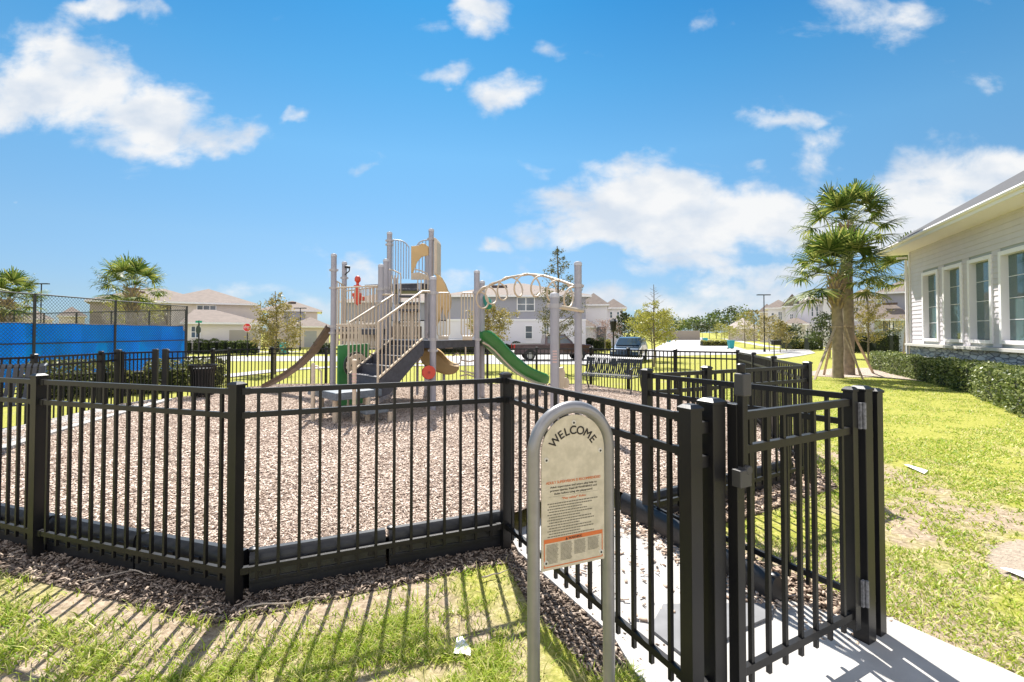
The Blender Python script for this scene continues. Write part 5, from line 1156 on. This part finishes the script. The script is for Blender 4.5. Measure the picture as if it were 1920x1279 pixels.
# vehicles -----------------------------------------------------------
def wheel(t,x,y,r=.34,w=.22):
    o=obj('wheel',MB().tube([(x,y-w/2,r),(x,y+w/2,r)],r,20),rubber,t,smooth=True,bev=.02); s=-1 if y<0 else 1
    obj('rim',MB().tube([(x,y+s*(w/2-.02),r),(x,y+s*(w/2+.012),r)],r*.62,14),mat('alloy',(.35,.35,.36),.35,metal=.8),o)
    return o
def loft(secs,wf):   # list of (z-profile) : body side outline extruded with tumblehome
    pass
def vehicle(label,name,cat,c,rz,paint,outline,glass_,wheels,Wd=1.85,extra=None):
    t=thing(name,label,cat,(c[0],c[1],GZ(*c)+.02),rz)
    def ext(pts,y0,y1,top=None):
        mb=MB(); n=len(pts); A_=[];B_=[]
        for x,z in pts:
            k=1-max(0,z-.95)*.22; A_.append((x,y0*k,z));B_.append((x,y1*k,z))
        mb.add(A_+B_,[tuple(range(n))[::-1],tuple(range(n,2*n))]+[(i,(i+1)%n,n+(i+1)%n,n+i) for i in range(n)]); return mb
    b=obj('body',ext(outline,-Wd/2,Wd/2),paint,t,bev=.05)
    for pts in glass_: 
        for s in(-1,1):
            q=[(x,s*(Wd/2)*(1-max(0,z-.95)*.22)+s*.004,z) for x,z in pts]; obj('side_window',MB().slab(q,(0,s*.006,0)),mat('car_glass',(.03,.045,.06),.08,spec=1),t)
    for x in wheels:
        for s in(-1,1): wheel(t,x,s*(Wd/2-.1),.36 if 'truck' in name else .34)
        for s in(-1,1):
            r=.43; obj('wheel_arch',MB().slab([(x+r*math.cos(a),s*(Wd/2+.003),.36+r*math.sin(a)) for a in [PI*k/14 for k in range(15)]],(0,s*.012,0)),rubber,t)
    return t
suv=[(-2.3,.35),(-2.32,.75),(-2.25,1.05),(-2.05,1.15),(-1.75,1.55),(-1.5,1.64),(-.3,1.68),(.25,1.58),(1.0,1.08),(1.1,1.03),(2.0,.93),(2.22,.8),(2.28,.45),(2.2,.3),(-2.2,.3)]
cb=mat('car_blue',(.025,.05,.09),.25,metal=.5,coat=1.)
D=33; v=vehicle('dark blue SUV parked on the street behind the bench','parked_car','car',at(1181,D),R(246),cb,suv,[[(-1.95,1.12),(-1.65,1.5),(-.75,1.56),(-.75,1.1)],[(-.68,1.1),(-.68,1.56),(.2,1.5),(.85,1.08)]],(-1.4,1.4))
cg=mat('car_glass',(.03,.045,.06),.08,spec=1)
obj('windscreen',MB().slab([(.30,-.70,1.57),(.30,.70,1.57),(1.0,.80,1.10),(1.0,-.80,1.10)],(.02,0,.03)),cg,v); obj('rear_window',MB().slab([(-2.02,-.7,1.2),(-2.02,.7,1.2),(-1.78,.66,1.5),(-1.78,-.66,1.5)],(-.02,0,.01)),cg,v)
for s in(-.7,.7): obj('headlight',MB().box((2.2,s,.78),(.14,.35,.14)),mat('lamp_clear',(.7,.7,.7),.2),v,bev=.02); obj('tail_light',MB().box((-2.27,s,1.0),(.1,.3,.18)),mat('tail_red',(.4,.01,.01),.3),v,bev=.02)
truck=[(-2.85,.5),(-2.87,1.15),(-.75,1.17),(-.7,1.15),(-.62,1.78),(-.4,1.86),(.75,1.86),(1.35,1.22),(1.5,1.18),(2.6,1.12),(2.78,.95),(2.8,.5),(2.7,.42),(-2.8,.42)]
rd=mat('truck_maroon',(.05,.014,.012),.3,metal=.3,coat=1.)
D=34; v=vehicle('maroon pickup truck parked behind the green slide','pickup_truck','truck',at(1035,D),R(6),rd,truck,[[(-.5,1.22),(-.48,1.74),(.2,1.76),(.2,1.22)],[(.27,1.22),(.27,1.76),(.7,1.76),(1.2,1.24)]],(-1.75,1.85),Wd=1.95)
obj('cargo_cover',MB().box((-1.78,0,1.185),(2.05,1.7,.04)),rubber,v); obj('windscreen',MB().slab([(.80,-.75,1.80),(.80,.75,1.80),(1.34,.85,1.26),(1.34,-.85,1.26)],(.02,0,.03)),cg,v)
for s in(-.85,.85): obj('tail_light',MB().box((-2.85,s,.98),(.1,.2,.34)),mat('tail_red',(.4,.01,.01),.3),v,bev=.02); obj('headlight',MB().box((2.74,s*.9,.92),(.12,.35,.18)),mat('lamp_clear',(.7,.7,.7),.2),v,bev=.02)
obj('bumper',MB().box((-2.92,0,.58),(.14,1.9,.2)),chrome,v,bev=.03)
# ================================================================ NEAR GRASS
def grass(name,poly,n,h,seed,dens,ymax=8,excl=(),pw=2.2,thin=()):
    g=np.random.default_rng(seed); P=np.array(poly); lo=P.min(0);hi=P.max(0); X=[];Y=[];c=0
    while c<n:
        x=g.uniform(lo[0],hi[0],n*2);y=g.uniform(lo[1],hi[1],n*2)
        k=inpoly(x,y,poly)
        for e in excl: k&=~inpoly(x,y,e)
        for e in thin: k&=~(inpoly(x,y,e)&(g.random(n*2)<.80))
        nz=.5*vnoise(x,y,.55,1)+.3*vnoise(x,y,.16,2)+.2*vnoise(x,y,.05,3)
        k&=g.random(n*2)<np.clip((nz-dens)*5,.02,1)*np.clip((2.2/np.maximum(np.hypot(x,y),1))**pw,0,1)
        X.append(x[k]);Y.append(y[k]);c+=k.sum()
    x=np.concatenate(X)[:n];y=np.concatenate(Y)[:n]; z=np.array([GZ(a,b) for a,b in zip(x,y)])
    dist=np.clip(np.hypot(x,y)/3,1,2.2)
    hh=h*g.uniform(.35,1.2,n)*(.5+vnoise(x,y,.3,7)); w=.0034*dist*g.uniform(.7,1.3,n)
    th=g.uniform(0,2*PI,n); ln=g.uniform(.5,1.8,n)*hh; ld=g.uniform(0,2*PI,n)
    B=np.stack([x,y,z],1); wv=np.stack([np.cos(th)*w,np.sin(th)*w,0*w],1); tip=np.stack([np.cos(ld)*ln,np.sin(ld)*ln,hh],1); mid_=tip*np.array([.38,.38,.6])
    V=np.stack([B-wv,B+wv,B+mid_+wv*.75,B+mid_-wv*.75,B+tip],1).reshape(-1,3); i=np.arange(n)[:,None]*5
    F4=i+np.array([[0,1,2,3]]); F3=i+np.array([[3,2,4,4]])
    # use quads only: second segment as a sliver quad
    V=np.concatenate([V.reshape(n,5,3),(B+tip*1.0+wv*.1)[:,None]],1).reshape(-1,3); i=np.arange(n)[:,None]*6
    F=np.concatenate([i+np.array([[0,1,2,3]]),i+np.array([[3,2,5,4]])]) 
    o=npmesh(name,V,F,leafmat('grass_blade',(.19,.33,.025),(.43,.50,.06),(.74,.64,.33),trans=.35,rough=.55)); o['kind']='stuff'; return o
def offpoly(a,b):
    pts=[Pm2,Pm1,P0,P1,P2,(.3,3.05),(.62,2.4)]; A=[];B=[]
    for i in range(len(pts)):
        p=Vector(pts[i]);d=(Vector(pts[min(i+1,len(pts)-1)])-Vector(pts[max(i-1,0)])).normalized(); q=Vector((-d.y,d.x)); A.append(tuple(p-q*a)); B.append(tuple(p-q*b*(1+.3*math.sin(i*2.3))))
    return A+B[::-1]
exA=polyA; exP=pathpoly
grass('grass',[(-7,5.4),(-7,.8),(.75,.8),(.75,2.2),(.4,3.0),(-.06,3.75),(-1.75,3.0),(-3.6,3.6),(-5.4,4.25)],100000,.044,4,.41,excl=(exA,exP),thin=(offpoly(.20,.36),offpoly(.28,.55)))
grass('lawn_grass',[(1.25,4.1),(2.15,2.7),(2.6,2.2),(3.4,.9),(9,1),(22,22),(6,18),(5.4,10.7),(4.7,8.8),(4.1,7),(3.5,5.3),(1.9,4.4)],110000,.03,5,.36,excl=(exP,polyB,[G(1840,1045),G(1860,1015),G(1960,1010),G(1950,1085),G(1870,1078)]),pw=1.35)
# bare soil patch on the right
def soil_patch():
    g=np.random.default_rng(3); px=[(1835,1045),(1850,1022),(1880,1012),(1925,1010),(1960,1040),(1950,1080),(1900,1088),(1862,1072)]
    pts=[G(u,v) for u,v in px]; n=len(pts); P=[]
    for i in range(n):
        for k in range(4):
            f=k/4; a=pts[i];b=pts[(i+1)%n]; P.append((a[0]+(b[0]-a[0])*f+g.normal(0,.012),a[1]+(b[1]-a[1])*f+g.normal(0,.02)))
    flatpoly('bare_soil',P,.005,mat('bare_soil',(.27,.215,.16),.95,col2=(.36,.30,.225),vs=22,bump=.8,bs=60),.01)
    return P
soil_patch()
# ---------------------------------------------------------------- litter, sticks
def scrap(px,label,dz=.02):
    pts=[G(u,v) for u,v in px]; c=pts[0]; n=len(pts); mx_=sum(p[0] for p in pts)/n-c[0]; my_=sum(p[1] for p in pts)/n-c[1]; V=[(x-c[0],y-c[1],(.002 if i%2 else .013)) for i,(x,y) in enumerate(pts)]; V+=[(mx_+(v[0]-mx_)*.5+.004*(i%2),my_+(v[1]-my_)*.5,.004+.013*((i*7)%3)/2) for i,v in enumerate(V)]+[(mx_,my_,.008)]; mb=MB().add(V,[(i,(i+1)%n,n+(i+1)%n,n+i) for i in range(n)]+[(n+i,n+(i+1)%n,2*n) for i in range(n)]); single('paper_scrap',mb,mat('paper',(.85,.85,.83),.7),label,'litter',loc=(0,0,0)).location=(c[0],c[1],GZ(*c)+dz)
scrap([(852,1228),(858,1195),(868,1196),(884,1215),(883,1232),(868,1224)],'torn white paper scrap in the grass left of the sign')
scrap([(1690,874),(1700,873),(1735,885),(1728,889)],'narrow white strip lying on the right-hand lawn')
scrap([(1865,1068),(1880,1066),(1920,1078),(1915,1086)],'white strip at the right edge by the bare soil patch')
g1=np.random.default_rng(9)
for i,(u,v,L,a,lab) in enumerate([(470,1140,.42,.25,'thin pale stick below the nearest corner post'),(160,1095,.3,.7,'short pale stick in the mulch at lower left'),(250,1070,.25,-.3,'crooked stick under the left fence panel'),(905,1085,.2,.5,'pale bark piece near the corner left of the sign')]):
    x,y=G(u,v); pts=[(k/5*L*math.cos(a)+g1.normal(0,.006),k/5*L*math.sin(a)+g1.normal(0,.006),.012+g1.uniform(0,.012)) for k in range(6)]
    single('stick',MB().tube(pts,[.006,.006,.005,.005,.004,.002],5),mat('stick',(.50,.42,.33),.9),lab,'stick',loc=(0,0,0)).location=(x,y,GZ(x,y)+.01)
